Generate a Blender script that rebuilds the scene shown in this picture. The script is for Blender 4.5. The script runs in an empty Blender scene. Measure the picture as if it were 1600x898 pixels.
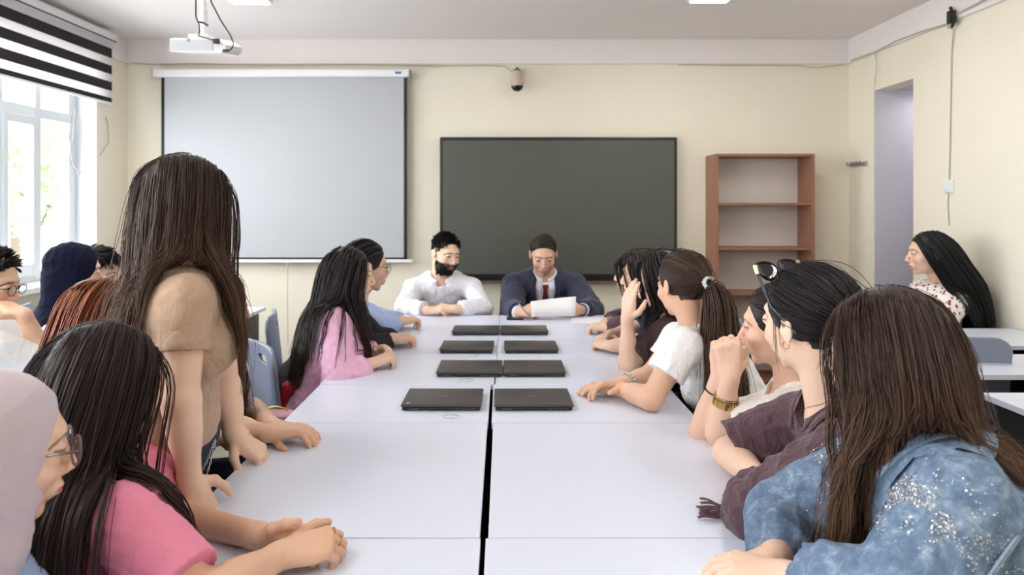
import bpy, math, random
import numpy as np
from mathutils import Vector, Matrix

# ------------------------------------------------------------------ camera, light, exposure
SC = bpy.context.scene
F_PX, CX, HY, CAM_Z = 1060.0, 785.0, 320.0, 1.43      # focal length in pixels, vanishing point, camera height
cam_data = bpy.data.cameras.new('camera'); cam = bpy.data.objects.new('camera', cam_data)
SC.collection.objects.link(cam); SC.camera = cam
cam.location = (0, 0, CAM_Z); cam.rotation_euler = (math.pi/2, 0, 0)
cam_data.sensor_width = 36.0; cam_data.lens = 36.0*F_PX/1600.0
cam_data.shift_x = (800-CX)/1600.0; cam_data.shift_y = -(449-HY)/1600.0
cam_data.clip_start = 0.05; cam_data.clip_end = 200
cam_data.dof.use_dof = True; cam_data.dof.focus_distance = 1.75; cam_data.dof.aperture_fstop = 4.2

SC.view_settings.view_transform = 'Standard'; SC.view_settings.look = 'None'
SC.view_settings.gamma = 1.0; SC.view_settings.use_curve_mapping = False
SC.view_settings.exposure = 0.90
SC.cycles.use_denoising = True
SC.cycles.max_bounces = 8; SC.cycles.diffuse_bounces = 5; SC.cycles.glossy_bounces = 3
SC.cycles.transmission_bounces = 6; SC.cycles.transparent_max_bounces = 10
SC.cycles.caustics_reflective = False; SC.cycles.caustics_refractive = False
SC.cycles.sample_clamp_indirect = 6.0

WORLD_STRENGTH = 3.4
world = bpy.data.worlds.new('sky'); SC.world = world; world.use_nodes = True
bg = world.node_tree.nodes['Background']
bg.inputs['Color'].default_value = (0.93, 0.97, 1.0, 1); bg.inputs['Strength'].default_value = WORLD_STRENGTH

def area_light(name, loc, rot, sx, sy, power, color=(1, 1, 1), portal=False):
    d = bpy.data.lights.new(name, 'AREA'); d.shape = 'RECTANGLE'; d.size = sx; d.size_y = sy
    d.energy = power; d.color = color
    if portal: d.cycles.is_portal = True
    o = bpy.data.objects.new(name, d); SC.collection.objects.link(o)
    o.location = loc; o.rotation_euler = rot
    return o
# daylight entering by the windows of the left wall (window centres along Y)
WINDOWS = [(3.95, 2.30), (0.95, 2.30), (-2.05, 2.30)]          # (centre y, width)
for wy, ww in WINDOWS:
    area_light('daylight', (-3.50, wy, 1.70), (0, -math.pi/2, 0), 1.6, ww-0.1, 58 if wy > 2 else 74, (0.94, 0.97, 1.0))

# ------------------------------------------------------------------ helpers: objects, materials
def P(px, py, y):
    """world point seen at picture position px,py at distance y"""
    return np.array([(px-CX)*y/F_PX, y, CAM_Z-(py-HY)*y/F_PX])
def T(px, py, z=0.75):
    """world point of height z seen at px,py"""
    y = F_PX*(CAM_Z-z)/(py-HY)
    return np.array([(px-CX)*y/F_PX, y, z])
V3 = lambda *a: np.array(a, dtype=float)
def unit(v):
    v = np.asarray(v, float); return v/max(1e-9, np.linalg.norm(v))

def link(o, parent=None):
    SC.collection.objects.link(o)
    if parent is not None: o.parent = parent
    return o
def props(o, label=None, cat=None, group=None, kind=None):
    if label: o['label'] = label
    if cat: o['category'] = cat
    if group: o['group'] = group
    if kind: o['kind'] = kind
    return o
def empty(name, loc, label, cat, group=None, rotz=0):
    o = bpy.data.objects.new(name, None); o.empty_display_size = 0.1
    o.location = loc; o.rotation_euler = (0, 0, rotz)
    SC.collection.objects.link(o); return props(o, label, cat, group)

def raw_mesh(name, V, faces, mat, smooth=True, color=None, mats=None, midx=None):
    """faces: list of int arrays, each (n,k)"""
    me = bpy.data.meshes.new(name)
    V = np.ascontiguousarray(V, dtype=np.float32)
    me.vertices.add(len(V)); me.vertices.foreach_set('co', V.ravel())
    loops = np.concatenate([np.asarray(f, np.int32).ravel() for f in faces if len(f)])
    sizes = np.concatenate([np.full(len(f), np.asarray(f).shape[1], np.int32) for f in faces if len(f)])
    starts = np.concatenate([[0], np.cumsum(sizes)[:-1]]).astype(np.int32)
    me.loops.add(len(loops)); me.loops.foreach_set('vertex_index', loops)
    me.polygons.add(len(sizes)); me.polygons.foreach_set('loop_start', starts)
    try: me.polygons.foreach_set('loop_total', sizes)
    except Exception: pass
    me.update(calc_edges=True)
    if smooth: me.polygons.foreach_set('use_smooth', np.ones(len(sizes), bool))
    if color is not None:
        a = me.color_attributes.new('Col', 'BYTE_COLOR' if len(V) > 60000 else 'FLOAT_COLOR', 'POINT')
        c = np.ones((len(V), 4), np.float32); c[:, :3] = color
        a.data.foreach_set('color', c.ravel())
    for m in (mats or [mat]):
        if m is not None: me.materials.append(m)
    if midx is not None: me.polygons.foreach_set('material_index', np.asarray(midx, np.int32))
    me.validate()
    return me

def put(name, me, parent=None, loc=None):
    o = bpy.data.objects.new(name, me); link(o)
    if parent is not None:
        o.parent = parent
        o.matrix_parent_inverse = Matrix.Identity(4)
    if loc is not None: o.location = loc
    return o

class MB:
    """collects boxes, tubes, lathes ... and links them as ONE mesh object"""
    def __init__(s): s.V = []; s.F = []; s.n = 0
    def add(s, V, F):
        s.V.append(np.asarray(V, float)); s.F += [[int(i)+s.n for i in f] for f in F]; s.n += len(V); return s
    def box(s, lo, hi, bev=0.0):
        lo = np.array(lo, float); hi = np.array(hi, float)
        if bev <= 0:
            V = [[(lo, hi)[i][0], (lo, hi)[j][1], (lo, hi)[k][2]] for i in (0, 1) for j in (0, 1) for k in (0, 1)]
            return s.add(V, [(0, 1, 3, 2), (4, 6, 7, 5), (0, 4, 5, 1), (2, 3, 7, 6), (0, 2, 6, 4), (1, 5, 7, 3)])
        bm = bmesh_box(lo, hi, bev); return s.add(*bm)
    def tube(s, pts, r, n=8, closed=False, caps=True):
        pts = [np.asarray(p, float) for p in pts]; m = len(pts)
        rs = r if hasattr(r, '__len__') else [r]*m
        V = []; up = None
        for i in range(m):
            if closed: t = pts[(i+1) % m]-pts[i-1]
            else: t = pts[min(i+1, m-1)]-pts[max(i-1, 0)]
            t = unit(t)
            if up is None:
                up = unit(np.cross(t, [0, 0, 1] if abs(t[2]) < 0.9 else [1, 0, 0]))
            up = unit(up-t*np.dot(up, t)); w = np.cross(t, up)
            for k in range(n):
                a = 2*math.pi*k/n; V.append(pts[i]+rs[i]*(math.cos(a)*up+math.sin(a)*w))
        F = []
        for i in range(m if closed else m-1):
            j = (i+1) % m
            for k in range(n):
                l = (k+1) % n; F.append((i*n+k, j*n+k, j*n+l, i*n+l))
        if caps and not closed:
            F.append(tuple(range(n))); F.append(tuple(range((m-1)*n, m*n))[::-1])
        return s.add(V, F)
    def lathe(s, prof, c=(0, 0, 0), n=24, axis=2):
        V = []; m = len(prof)
        for r, z in prof:
            for k in range(n):
                a = 2*math.pi*k/n; p = [r*math.cos(a), r*math.sin(a), z]
                if axis == 1: p = [p[0], p[2], p[1]]
                if axis == 0: p = [p[2], p[0], p[1]]
                V.append(np.array(p)+c)
        F = [(i*n+k, i*n+(k+1) % n, (i+1)*n+(k+1) % n, (i+1)*n+k) for i in range(m-1) for k in range(n)]
        F.append(tuple(range(n))[::-1]); F.append(tuple(range((m-1)*n, m*n)))
        return s.add(V, F)
    def prism(s, poly, d0, d1, axis=1):
        """poly: 2-D outline; extruded from d0 to d1 along axis"""
        n = len(poly); V = []
        for d in (d0, d1):
            for a, b in poly:
                V.append([d, a, b] if axis == 0 else [a, d, b] if axis == 1 else [a, b, d])
        F = [tuple(range(n)), tuple(range(n, 2*n))[::-1]]+[(i, i+n, (i+1) % n+n, (i+1) % n) for i in range(n)]
        return s.add(V, F)
    def build(s, name, mat, parent=None, smooth=False, M=None):
        V = np.concatenate(s.V)
        if M is not None: V = V @ M[0].T+M[1]
        me = bpy.data.meshes.new(name); me.from_pydata(V.tolist(), [], s.F); me.update()
        import bmesh
        b = bmesh.new(); b.from_mesh(me); bmesh.ops.recalc_face_normals(b, faces=b.faces); b.to_mesh(me); b.free()
        if smooth:
            me.polygons.foreach_set('use_smooth', np.ones(len(me.polygons), bool))
            try: me.set_sharp_from_angle(angle=math.radians(40))
            except Exception: pass
        me.materials.append(mat)
        return put(name, me, parent)

def bmesh_box(lo, hi, bev, seg=2):
    import bmesh
    b = bmesh.new(); bmesh.ops.create_cube(b, size=1)
    for v in b.verts:
        v.co = Vector([(lo[i]+hi[i])/2+v.co[i]*(hi[i]-lo[i]) for i in range(3)])
    bmesh.ops.bevel(b, geom=list(b.edges), offset=bev, segments=seg, affect='EDGES', profile=0.6)
    b.verts.index_update()
    V = [tuple(v.co) for v in b.verts]; F = [tuple(v.index for v in f.verts) for f in b.faces]; b.free()
    return V, F

MATS = {}
def mat(name, color=(0.8, 0.8, 0.8), rough=0.6, metal=0.0, spec=0.5, bump=None, var=None, attr=False,
        trans=0.0, alpha=1.0, emit=None, coat=0.0, sheen=0.0, sss=0.0, coords='Object', crease=None):
    """procedural principled material; bump=(scale, strength), var=(scale, amount)"""
    if name in MATS: return MATS[name]
    m = bpy.data.materials.new(name); m.use_nodes = True; nt = m.node_tree; b = nt.nodes['Principled BSDF']
    b.inputs['Base Color'].default_value = (*color, 1); b.inputs['Roughness'].default_value = rough
    b.inputs['Metallic'].default_value = metal; b.inputs['Specular IOR Level'].default_value = spec
    b.inputs['Transmission Weight'].default_value = trans; b.inputs['Alpha'].default_value = alpha
    b.inputs['Coat Weight'].default_value = coat; b.inputs['Sheen Weight'].default_value = sheen
    if sss:
        b.inputs['Subsurface Weight'].default_value = sss; b.inputs['Subsurface Radius'].default_value = (0.012, 0.005, 0.003)
        b.inputs['Subsurface Scale'].default_value = 0.6
    if emit:
        b.inputs['Emission Color'].default_value = (*emit[0], 1); b.inputs['Emission Strength'].default_value = emit[1]
    col = None
    tc = nt.nodes.new('ShaderNodeTexCoord')
    if attr:
        a = nt.nodes.new('ShaderNodeAttribute'); a.attribute_name = 'Col'; col = a.outputs['Color']
        nt.links.new(col, b.inputs['Base Color'])
    if var:
        nz = nt.nodes.new('ShaderNodeTexNoise'); nz.inputs['Scale'].default_value = var[0]; nz.inputs['Detail'].default_value = 5
        nt.links.new(tc.outputs[coords], nz.inputs['Vector'])
        mr = nt.nodes.new('ShaderNodeMapRange'); mr.inputs['From Min'].default_value = 0.3; mr.inputs['From Max'].default_value = 0.7
        mr.inputs['To Min'].default_value = 1-var[1]; mr.inputs['To Max'].default_value = 1+var[1]
        nt.links.new(nz.outputs['Fac'], mr.inputs['Value'])
        vm = nt.nodes.new('ShaderNodeVectorMath'); vm.operation = 'SCALE'
        if col is not None: nt.links.new(col, vm.inputs[0])
        else: vm.inputs[0].default_value = color
        nt.links.new(mr.outputs['Result'], vm.inputs['Scale']); nt.links.new(vm.outputs['Vector'], b.inputs['Base Color'])
    if bump:
        nz = nt.nodes.new('ShaderNodeTexNoise'); nz.inputs['Scale'].default_value = bump[0]; nz.inputs['Detail'].default_value = 4
        nt.links.new(tc.outputs[coords], nz.inputs['Vector'])
        bp = nt.nodes.new('ShaderNodeBump'); bp.inputs['Strength'].default_value = bump[1]; bp.inputs['Distance'].default_value = 0.004
        nt.links.new(nz.outputs['Fac'], bp.inputs['Height']); nt.links.new(bp.outputs['Normal'], b.inputs['Normal'])
    if crease:
        nz = nt.nodes.new('ShaderNodeTexNoise'); nz.inputs['Scale'].default_value = crease[0]; nz.inputs['Detail'].default_value = 3; nz.inputs['Distortion'].default_value = 1.6
        mp = nt.nodes.new('ShaderNodeMapping'); mp.inputs['Scale'].default_value = (1, 1, .55); mp.inputs['Rotation'].default_value = (.5, .4, .2)
        nt.links.new(tc.outputs[coords], mp.inputs['Vector']); nt.links.new(mp.outputs[0], nz.inputs['Vector'])
        m1 = nt.nodes.new('ShaderNodeMath'); m1.operation = 'SUBTRACT'; m1.inputs[1].default_value = .5
        m2 = nt.nodes.new('ShaderNodeMath'); m2.operation = 'ABSOLUTE'; m3 = nt.nodes.new('ShaderNodeMath'); m3.operation = 'POWER'; m3.inputs[1].default_value = .7
        nt.links.new(nz.outputs['Fac'], m1.inputs[0]); nt.links.new(m1.outputs[0], m2.inputs[0]); nt.links.new(m2.outputs[0], m3.inputs[0])
        bp = nt.nodes.new('ShaderNodeBump'); bp.inputs['Strength'].default_value = crease[1]; bp.inputs['Distance'].default_value = .02
        nt.links.new(m3.outputs[0], bp.inputs['Height'])
        old = [l for l in nt.links if l.to_socket == b.inputs['Normal']]
        if old: nt.links.new(old[0].from_socket, bp.inputs['Normal'])
        nt.links.new(bp.outputs['Normal'], b.inputs['Normal'])
    MATS[name] = m; return m
def srgb(r, g, b):
    return tuple(((c/255)/12.92 if c/255 < 0.04045 else ((c/255+0.055)/1.055)**2.4) for c in (r, g, b))
# ------------------------------------------------------------------ distance-field modelling (numpy) and surface nets
class Cap:
    """tapered capsule a->b; flat=True cuts it square at b"""
    def __init__(s, a, b, ra, rb, flat=False):
        s.a = np.asarray(a, np.float32); s.b = np.asarray(b, np.float32); s.ra = ra; s.rb = rb; s.flat = flat
        r = max(ra, rb)
        s.lo = np.minimum(s.a, s.b)-r; s.hi = np.maximum(s.a, s.b)+r
    def f(s, X, Y, Z):
        d = s.b-s.a; dd = float(d@d)+1e-12; L = math.sqrt(dd)
        x = X-s.a[0]; y = Y-s.a[1]; z = Z-s.a[2]
        t0 = (x*d[0]+y*d[1]+z*d[2])/dd; t = np.clip(t0, 0, 1)
        D = np.sqrt((x-t*d[0])**2+(y-t*d[1])**2+(z-t*d[2])**2)-(s.ra+(s.rb-s.ra)*t)
        if s.flat: D = np.maximum(D, (t0-1)*L)
        return D
class Ell:
    """ellipsoid with centre c, radii r and optional frame R (rows = axes)"""
    def __init__(s, c, r, R=None):
        s.c = np.asarray(c, np.float32); s.r = np.asarray(r, np.float32); s.R = np.eye(3, dtype=np.float32) if R is None else np.asarray(R, np.float32)
        e = np.sqrt(((s.R*s.r[:, None])**2).sum(0)); s.lo = s.c-e; s.hi = s.c+e
    def f(s, X, Y, Z):
        x = X-s.c[0]; y = Y-s.c[1]; z = Z-s.c[2]
        u = [(x*s.R[i, 0]+y*s.R[i, 1]+z*s.R[i, 2])/s.r[i] for i in range(3)]
        k0 = np.sqrt(u[0]**2+u[1]**2+u[2]**2)
        k1 = np.sqrt((u[0]/s.r[0])**2+(u[1]/s.r[1])**2+(u[2]/s.r[2])**2)+1e-9
        return np.where(k0 < 0.05, -float(min(s.r)), k0*(k0-1)/k1)
class RBox:
    """rounded box in frame R (rows = axes)"""
    def __init__(s, c, h, rad, R=None):
        s.c = np.asarray(c, np.float32); s.h = np.asarray(h, np.float32)-rad; s.rad = rad
        s.R = np.eye(3, dtype=np.float32) if R is None else np.asarray(R, np.float32)
        e = (np.abs(s.R)*(s.h+rad)[:, None]).sum(0); s.lo = s.c-e; s.hi = s.c+e
    def f(s, X, Y, Z):
        x = X-s.c[0]; y = Y-s.c[1]; z = Z-s.c[2]
        q = [np.abs(x*s.R[i, 0]+y*s.R[i, 1]+z*s.R[i, 2])-s.h[i] for i in range(3)]
        o = np.sqrt(np.maximum(q[0], 0)**2+np.maximum(q[1], 0)**2+np.maximum(q[2], 0)**2)
        return o+np.minimum(np.maximum(np.maximum(q[0], q[1]), q[2]), 0)-s.rad
def smin(a, b, k):
    if k <= 0: return np.minimum(a, b)
    h = np.clip(0.5+0.5*(b-a)/k, 0, 1); return b+(a-b)*h-k*h*(1-h)
def smax(a, b, k): return -smin(-a, -b, k)
# a group: dict(prims=[(op, prim, k)], k=outer blend)
def G(prims, k=0.01): return dict(prims=prims, k=k)

def eval_points(groups, p):
    X, Y, Z = p[..., 0], p[..., 1], p[..., 2]; Fm = np.full(X.shape, 1.0)
    for g in groups:
        Gf = np.full(X.shape, 1.0)
        for op, pr, k in g['prims']:
            d = pr.f(X, Y, Z); Gf = smin(Gf, d, k) if op > 0 else smax(Gf, -d, k)
        Fm = smin(Fm, Gf, g['k'])
    return Fm
def grad_points(groups, p, e=0.004):
    g = np.stack([eval_points(groups, p+np.eye(3)[i]*e)-eval_points(groups, p-np.eye(3)[i]*e) for i in range(3)], -1)
    return g/(np.linalg.norm(g, axis=-1, keepdims=True)+1e-9)

def grid_eval(groups, lo, hi, h):
    lo = np.asarray(lo, float); n = np.maximum(3, np.ceil((np.asarray(hi)-lo)/h).astype(int)+1)
    ax = [(lo[i]+h*np.arange(n[i])).astype(np.float32) for i in range(3)]
    Fm = np.full(tuple(n), 1.0, np.float32)
    def sub(blo, bhi, m):
        s = []
        for i in range(3):
            a = int(max(0, math.floor((blo[i]-m-lo[i])/h))); b = int(min(n[i], math.ceil((bhi[i]+m-lo[i])/h)+1))
            if b-a < 1: return None
            s.append(slice(a, b))
        return tuple(s)
    for g in groups:
        blo = np.min([p.lo for op, p, k in g['prims'] if op > 0], 0); bhi = np.max([p.hi for op, p, k in g['prims'] if op > 0], 0)
        m = g['k']+3*h; S = sub(blo, bhi, m)
        if S is None: continue
        Gf = np.full(Fm[S].shape, 1.0, np.float32); off = [s.start for s in S]
        for op, p, k in g['prims']:
            s2 = sub(p.lo, p.hi, max(k, g['k'])+3*h)
            if s2 is None: continue
            s3 = tuple(slice(max(s2[i].start, S[i].start), min(s2[i].stop, S[i].stop)) for i in range(3))
            if any(s.stop <= s.start for s in s3): continue
            d = p.f(ax[0][s3[0]][:, None, None], ax[1][s3[1]][None, :, None], ax[2][s3[2]][None, None, :]).astype(np.float32)
            sl = tuple(slice(s3[i].start-off[i], s3[i].stop-off[i]) for i in range(3))
            Gf[sl] = smin(Gf[sl], d, k) if op > 0 else smax(Gf[sl], -d, k)
        Fm[S] = smin(Fm[S], Gf, g['k'])
    return Fm, lo
def cut(Fm, lo, h, negs):
    n = Fm.shape; ax = [(lo[i]+h*np.arange(n[i])).astype(np.float32) for i in range(3)]
    for p, k in negs:
        s = [slice(max(0, int(math.floor((p.lo[i]-k-3*h-lo[i])/h))), max(0, min(n[i], int(math.ceil((p.hi[i]+k+3*h-lo[i])/h)+1)))) for i in range(3)]
        if any(q.stop <= q.start for q in s): continue
        s = tuple(s); d = p.f(ax[0][s[0]][:, None, None], ax[1][s[1]][None, :, None], ax[2][s[2]][None, None, :]).astype(np.float32)
        Fm[s] = smax(Fm[s], -d, k)

_E = [(0, 1), (2, 3), (4, 5), (6, 7), (0, 2), (1, 3), (4, 6), (5, 7), (0, 4), (1, 5), (2, 6), (3, 7)]
_C = np.array([[i, j, k] for i in (0, 1) for j in (0, 1) for k in (0, 1)])
def surfnet(Fm, lo, h):
    S = Fm < 0; n = np.array(Fm.shape)
    cnt = np.zeros(tuple(n-1), np.uint8)
    for c in _C: cnt += S[c[0]:n[0]-1+c[0], c[1]:n[1]-1+c[1], c[2]:n[2]-1+c[2]]
    I = np.argwhere((cnt > 0) & (cnt < 8))
    if len(I) == 0: return np.zeros((0, 3)), np.zeros((0, 4), int)
    val = np.stack([Fm[I[:, 0]+c[0], I[:, 1]+c[1], I[:, 2]+c[2]] for c in _C], 1)
    acc = np.zeros((len(I), 3)); w = np.zeros(len(I))
    for a, b in _E:
        va, vb = val[:, a], val[:, b]; x = (va < 0) != (vb < 0)
        t = np.where(x, va/np.where(x, va-vb, 1), 0)
        acc += np.where(x[:, None], _C[a]+t[:, None]*(_C[b]-_C[a]), 0); w += x
    V = (I+acc/w[:, None])*h+lo
    vid = np.full(tuple(n-1), -1, np.int32); vid[I[:, 0], I[:, 1], I[:, 2]] = np.arange(len(I))
    Q = []
    for ax_ in range(3):
        o1, o2 = [(1, 2), (2, 0), (0, 1)][ax_]
        sa = [slice(None)]*3; sb = [slice(None)]*3; sa[ax_] = slice(0, n[ax_]-1); sb[ax_] = slice(1, n[ax_])
        for o in (o1, o2): sa[o] = slice(1, n[o]-1); sb[o] = slice(1, n[o]-1)
        A = S[tuple(sa)]; B = S[tuple(sb)]
        E = np.argwhere(A != B)
        if len(E) == 0: continue
        flip = A[E[:, 0], E[:, 1], E[:, 2]]
        base = E.copy(); base[:, o1] += 1; base[:, o2] += 1
        def cell(d1, d2):
            q = base.copy(); q[:, o1] -= d1; q[:, o2] -= d2; return vid[q[:, 0], q[:, 1], q[:, 2]]
        q = np.stack([cell(1, 1), cell(0, 1), cell(0, 0), cell(1, 0)], 1)
        q[~flip] = q[~flip][:, ::-1]; Q.append(q)
    Q = np.concatenate(Q); Q = Q[(Q >= 0).all(1)]
    return V, Q

def smooth_noise(p, seed, freq, n=5):
    """smooth wandering noise in about -1..1"""
    r = np.random.RandomState(seed); out = np.zeros(p.shape[:-1])
    for i in range(n):
        k = r.normal(size=3); k = k/np.linalg.norm(k)*freq*(0.6+0.9*r.rand()); k2 = r.normal(size=3)*freq*0.5
        out += np.sin(p@k+r.rand()*6.28+1.3*np.sin(p@k2+r.rand()*6.28))
    return out/n*1.6
def folds(p, seed, freq, n=4, axis=None):
    """ridged folds 0..1, running roughly across `axis`"""
    r = np.random.RandomState(seed); out = np.zeros(p.shape[:-1])
    for i in range(n):
        k = r.normal(size=3)
        if axis is not None: k = k*0.55+np.asarray(axis)*1.2*(1 if r.rand() > 0.5 else -1)
        k = k/np.linalg.norm(k)*freq*(0.6+0.8*r.rand()); k2 = r.normal(size=3)*freq*0.35
        s = np.sin(p@k+r.rand()*6.28+1.6*np.sin(p@k2+r.rand()*6.28))
        out += (1-np.abs(s))**2
    return out/n*1.7
def displace(Fm, lo, h, fn, band=0.03):
    I = np.argwhere(np.abs(Fm) < band)
    p = I*h+lo
    Fm[I[:, 0], I[:, 1], I[:, 2]] += fn(p).astype(np.float32)

def sdf_mesh(groups, h, negs=(), lo=None, hi=None, disp=None, pad=0.02):
    if lo is None:
        ps = [p for g in groups for op, p, k in g['prims'] if op > 0]
        lo = np.min([p.lo for p in ps], 0)-pad; hi = np.max([p.hi for p in ps], 0)+pad
    Fm, lo = grid_eval(groups, lo, hi, h)
    if disp is not None: displace(Fm, lo, h, disp)
    cut(Fm, lo, h, negs)
    return surfnet(Fm, lo, h)
def join(parts):
    V = []; Q = []; n = 0
    for v, q in parts:
        V.append(v); Q.append(q+n); n += len(v)
    return np.concatenate(V), np.concatenate(Q)
def multires(groups, h, boxes, negs=(), disp=None):
    """one surface: coarse everywhere, fine inside the boxes [(lo,hi,h)]"""
    parts = []
    for i, (blo, bhi, bh) in enumerate(boxes):
        v, q = sdf_mesh(groups, bh, negs, blo, bhi, disp)
        if len(v) and i:
            c = v[q].mean(1); keep = np.ones(len(q), bool)
            for plo, phi, ph in boxes[:i]: keep &= ~((c > plo+ph*1.5) & (c < phi-ph*1.5)).all(1)
            q = q[keep]
        parts.append((v, q))
    v, q = sdf_mesh(groups, h, negs, disp=disp)
    c = v[q].mean(1); keep = np.ones(len(q), bool)
    for plo, phi, ph in boxes: keep &= ~((c > plo+h*0.9) & (c < phi-h*0.9)).all(1)
    parts.append((v, q[keep]))
    return join(parts)
# ------------------------------------------------------------------ people
def frame(az, pitch=0, roll=0):
    """rows: right, forward, up.  az 0 looks along +Y, 90 along +X"""
    a, p, o = map(math.radians, (az, pitch, roll))
    f = V3(math.sin(a)*math.cos(p), math.cos(a)*math.cos(p), math.sin(p))
    r = V3(math.cos(a), -math.sin(a), 0); u = np.cross(r, f)
    r2 = r*math.cos(o)-u*math.sin(o); u2 = u*math.cos(o)+r*math.sin(o)
    return np.stack([r2, f, u2])

class Head:
    def __init__(s, c, az, pitch=0, roll=0, sc=1.0, male=False):
        s.c = np.asarray(c, float); s.R = frame(az, pitch, roll); s.s = sc; s.male = male
    def w(s, *q): return s.c+s.s*(np.asarray(q, float) @ s.R)
    def loc(s, p): return ((p-s.c) @ s.R.T)/s.s
    def E(s, q, r, rot=None):
        R = s.R if rot is None else rot @ s.R
        return Ell(s.w(*q), np.array(r)*s.s, R)
    def C(s, a, b, ra, rb): return Cap(s.w(*a), s.w(*b), ra*s.s, rb*s.s)
    def skin(s, N, ears=True):
        m = s.male; k = 0.02*s.s
        P_ = [(1, s.E((0, -.012, .035), (.073, .092, .080)), k), (1, s.E((0, .030, -.012), (.061, .060, .082)), k),
              (1, s.E((0, .020, -.062), (.055 if m else .049, .050, .036)), k),
              (1, s.E((0, .062, -.090), (.022 if m else .016, .017, .016)), .016),
              (1, s.E((0, .070, .032), (.046, .020, .012)), .014)]
        for x in (-1, 1):
            P_ += [(1, s.E((x*.037, .058, -.026), (.022, .022, .020)), .018)]
        for x in (-1, 1): P_ += [(-1, s.E((x*.033, .104, .006), (.020, .019, .012)), .012)]
        P_ += [(1, s.C((0, .084, .016), (0, .105, -.024), .0065, .0085), .010), (1, s.E((0, .103, -.029), (.010, .010, .008)), .006)]
        for x in (-1, 1):
            P_ += [(1, s.E((x*.0115, .094, -.032), (.007, .010, .0065)), .005), (-1, s.E((x*.006, .099, -.040), (.0035, .005, .004)), .002)]
        P_ += [(1, s.E((0, .080, -.055), (.026, .016, .020)), .012)]
        P_ += [(1, s.E((0, .0935, -.054), (.019, .0065, .0045)), .004), (1, s.E((0, .092, -.0635), (.016, .0068, .0055)), .004)]
        P_ += [(-1, s.E((0, .103, -.0585), (.024, .008, .0011)), .0025)]
        for x in (-1, 1):                                   # lids round the eyeball, and the open slit
            P_ += [(1, s.E((x*.032, .0755, .006), (.0155, .0150, .0135)), .005), (-1, s.E((x*.032, .093, .0055), (.0125, .014, .0042)), .0015)]
            if ears:
                a = math.radians(14*x); c_, s_ = math.cos(a), math.sin(a)
                rot = np.array([[c_, s_, 0], [-s_, c_, 0], [0, 0, 1.0]])
                P_ += [(1, s.E((x*.077, -.010, -.002), (.0070, .0175, .0300), rot), .006),
                       (-1, s.E((x*.0855, -.004, .004), (.0060, .0095, .0150), rot), .004), (1, s.E((x*.0760, .004, -.008), (.0040, .0050, .0080)), .003)]
        nb = np.asarray(N, float)
        P_ += [(1, Cap(s.w(0, -.022, -.045), nb-0.02*unit(s.w(0, 0, 0)-nb), (.060 if m else .050)*s.s, (.064 if m else .052)), .022)]
        return P_
    def ymax(s, z):
        return np.interp(z, [-.06, -.02, .0, .02, .05, .078, .12], [-.045, -.03, -.018, .022, .048, .070, .10])
    def colour(s, V, base, hair_col, lip, stubble=0.0, brow=None, scalp=True, blush=0.06, nails=(), nail_col=None):
        q = s.loc(V); x, y, z = np.abs(q[:, 0]), q[:, 1], q[:, 2]
        c = np.tile(np.array(base), (len(V), 1))
        c *= (1+0.05*smooth_noise(V, 3, 40)[:, None]*np.array([.6, 1, 1]))
        def mix(mask, col):
            mask = np.clip(mask, 0, 1)[:, None]; c[:] = c*(1-mask)+np.array(col)*mask
        near = (np.abs(q) < .16).all(1)
        ch = np.exp(-((x-.042)**2+(z+.028)**2)/.00035)*(y > .02)*near; c[:, 1:] *= (1-blush*2.2*ch)[:, None]
        nz = np.exp(-((x)**2+(z+.03)**2)/.0001)*(y > .085)*near; c[:, 1:] *= (1-.12*nz)[:, None]
        lipm = (1-((x/.0235)**2+((z+.0590)/.0095)**2))*3; mix(lipm*(y > .074)*near, lip)
        br = brow if brow is not None else hair_col
        bz = .0265+.05*(x-.014)-1.1*np.maximum(x-.036, 0)
        bm = (1-np.abs(z-bz)/(.0048 if s.male else .0034))*1.6*(x > .011)*(x < .052)*(y > .045)*near; mix(np.clip(bm, 0, .85), br)
        e = ((x-.032)/.0155)**2+((z-.0055)/.0062)**2
        mix(((e < 1.15) & (y > .07) & near & (z > .0045))*0.75, (.03, .02, .018))
        if stubble:
            st = ((z < -.036) & (y > -.005+.5*(-.04-z)) & (z > -.125))*1.0*near; st *= 1-np.exp(-((x/.02)**2+((z+.059)/.008)**2)); mix(st*stubble, hair_col)
        if scalp:
            sc = (q[:, 1] < s.ymax(z)-.004) & (z > -.045) & near & (x < .0785) & ~((np.abs(y+.008) < .03) & (np.abs(z) < .034) & (x > .068)); mix(sc*1.0, np.array(hair_col)*0.8)
        for p, r in nails:
            mix((np.linalg.norm(V-p, axis=1) < r)*1.0, nail_col if nail_col is not None else np.array(base)*[1.12, 1.0, 1.0])
        return np.clip(c, 0, 1)

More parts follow.
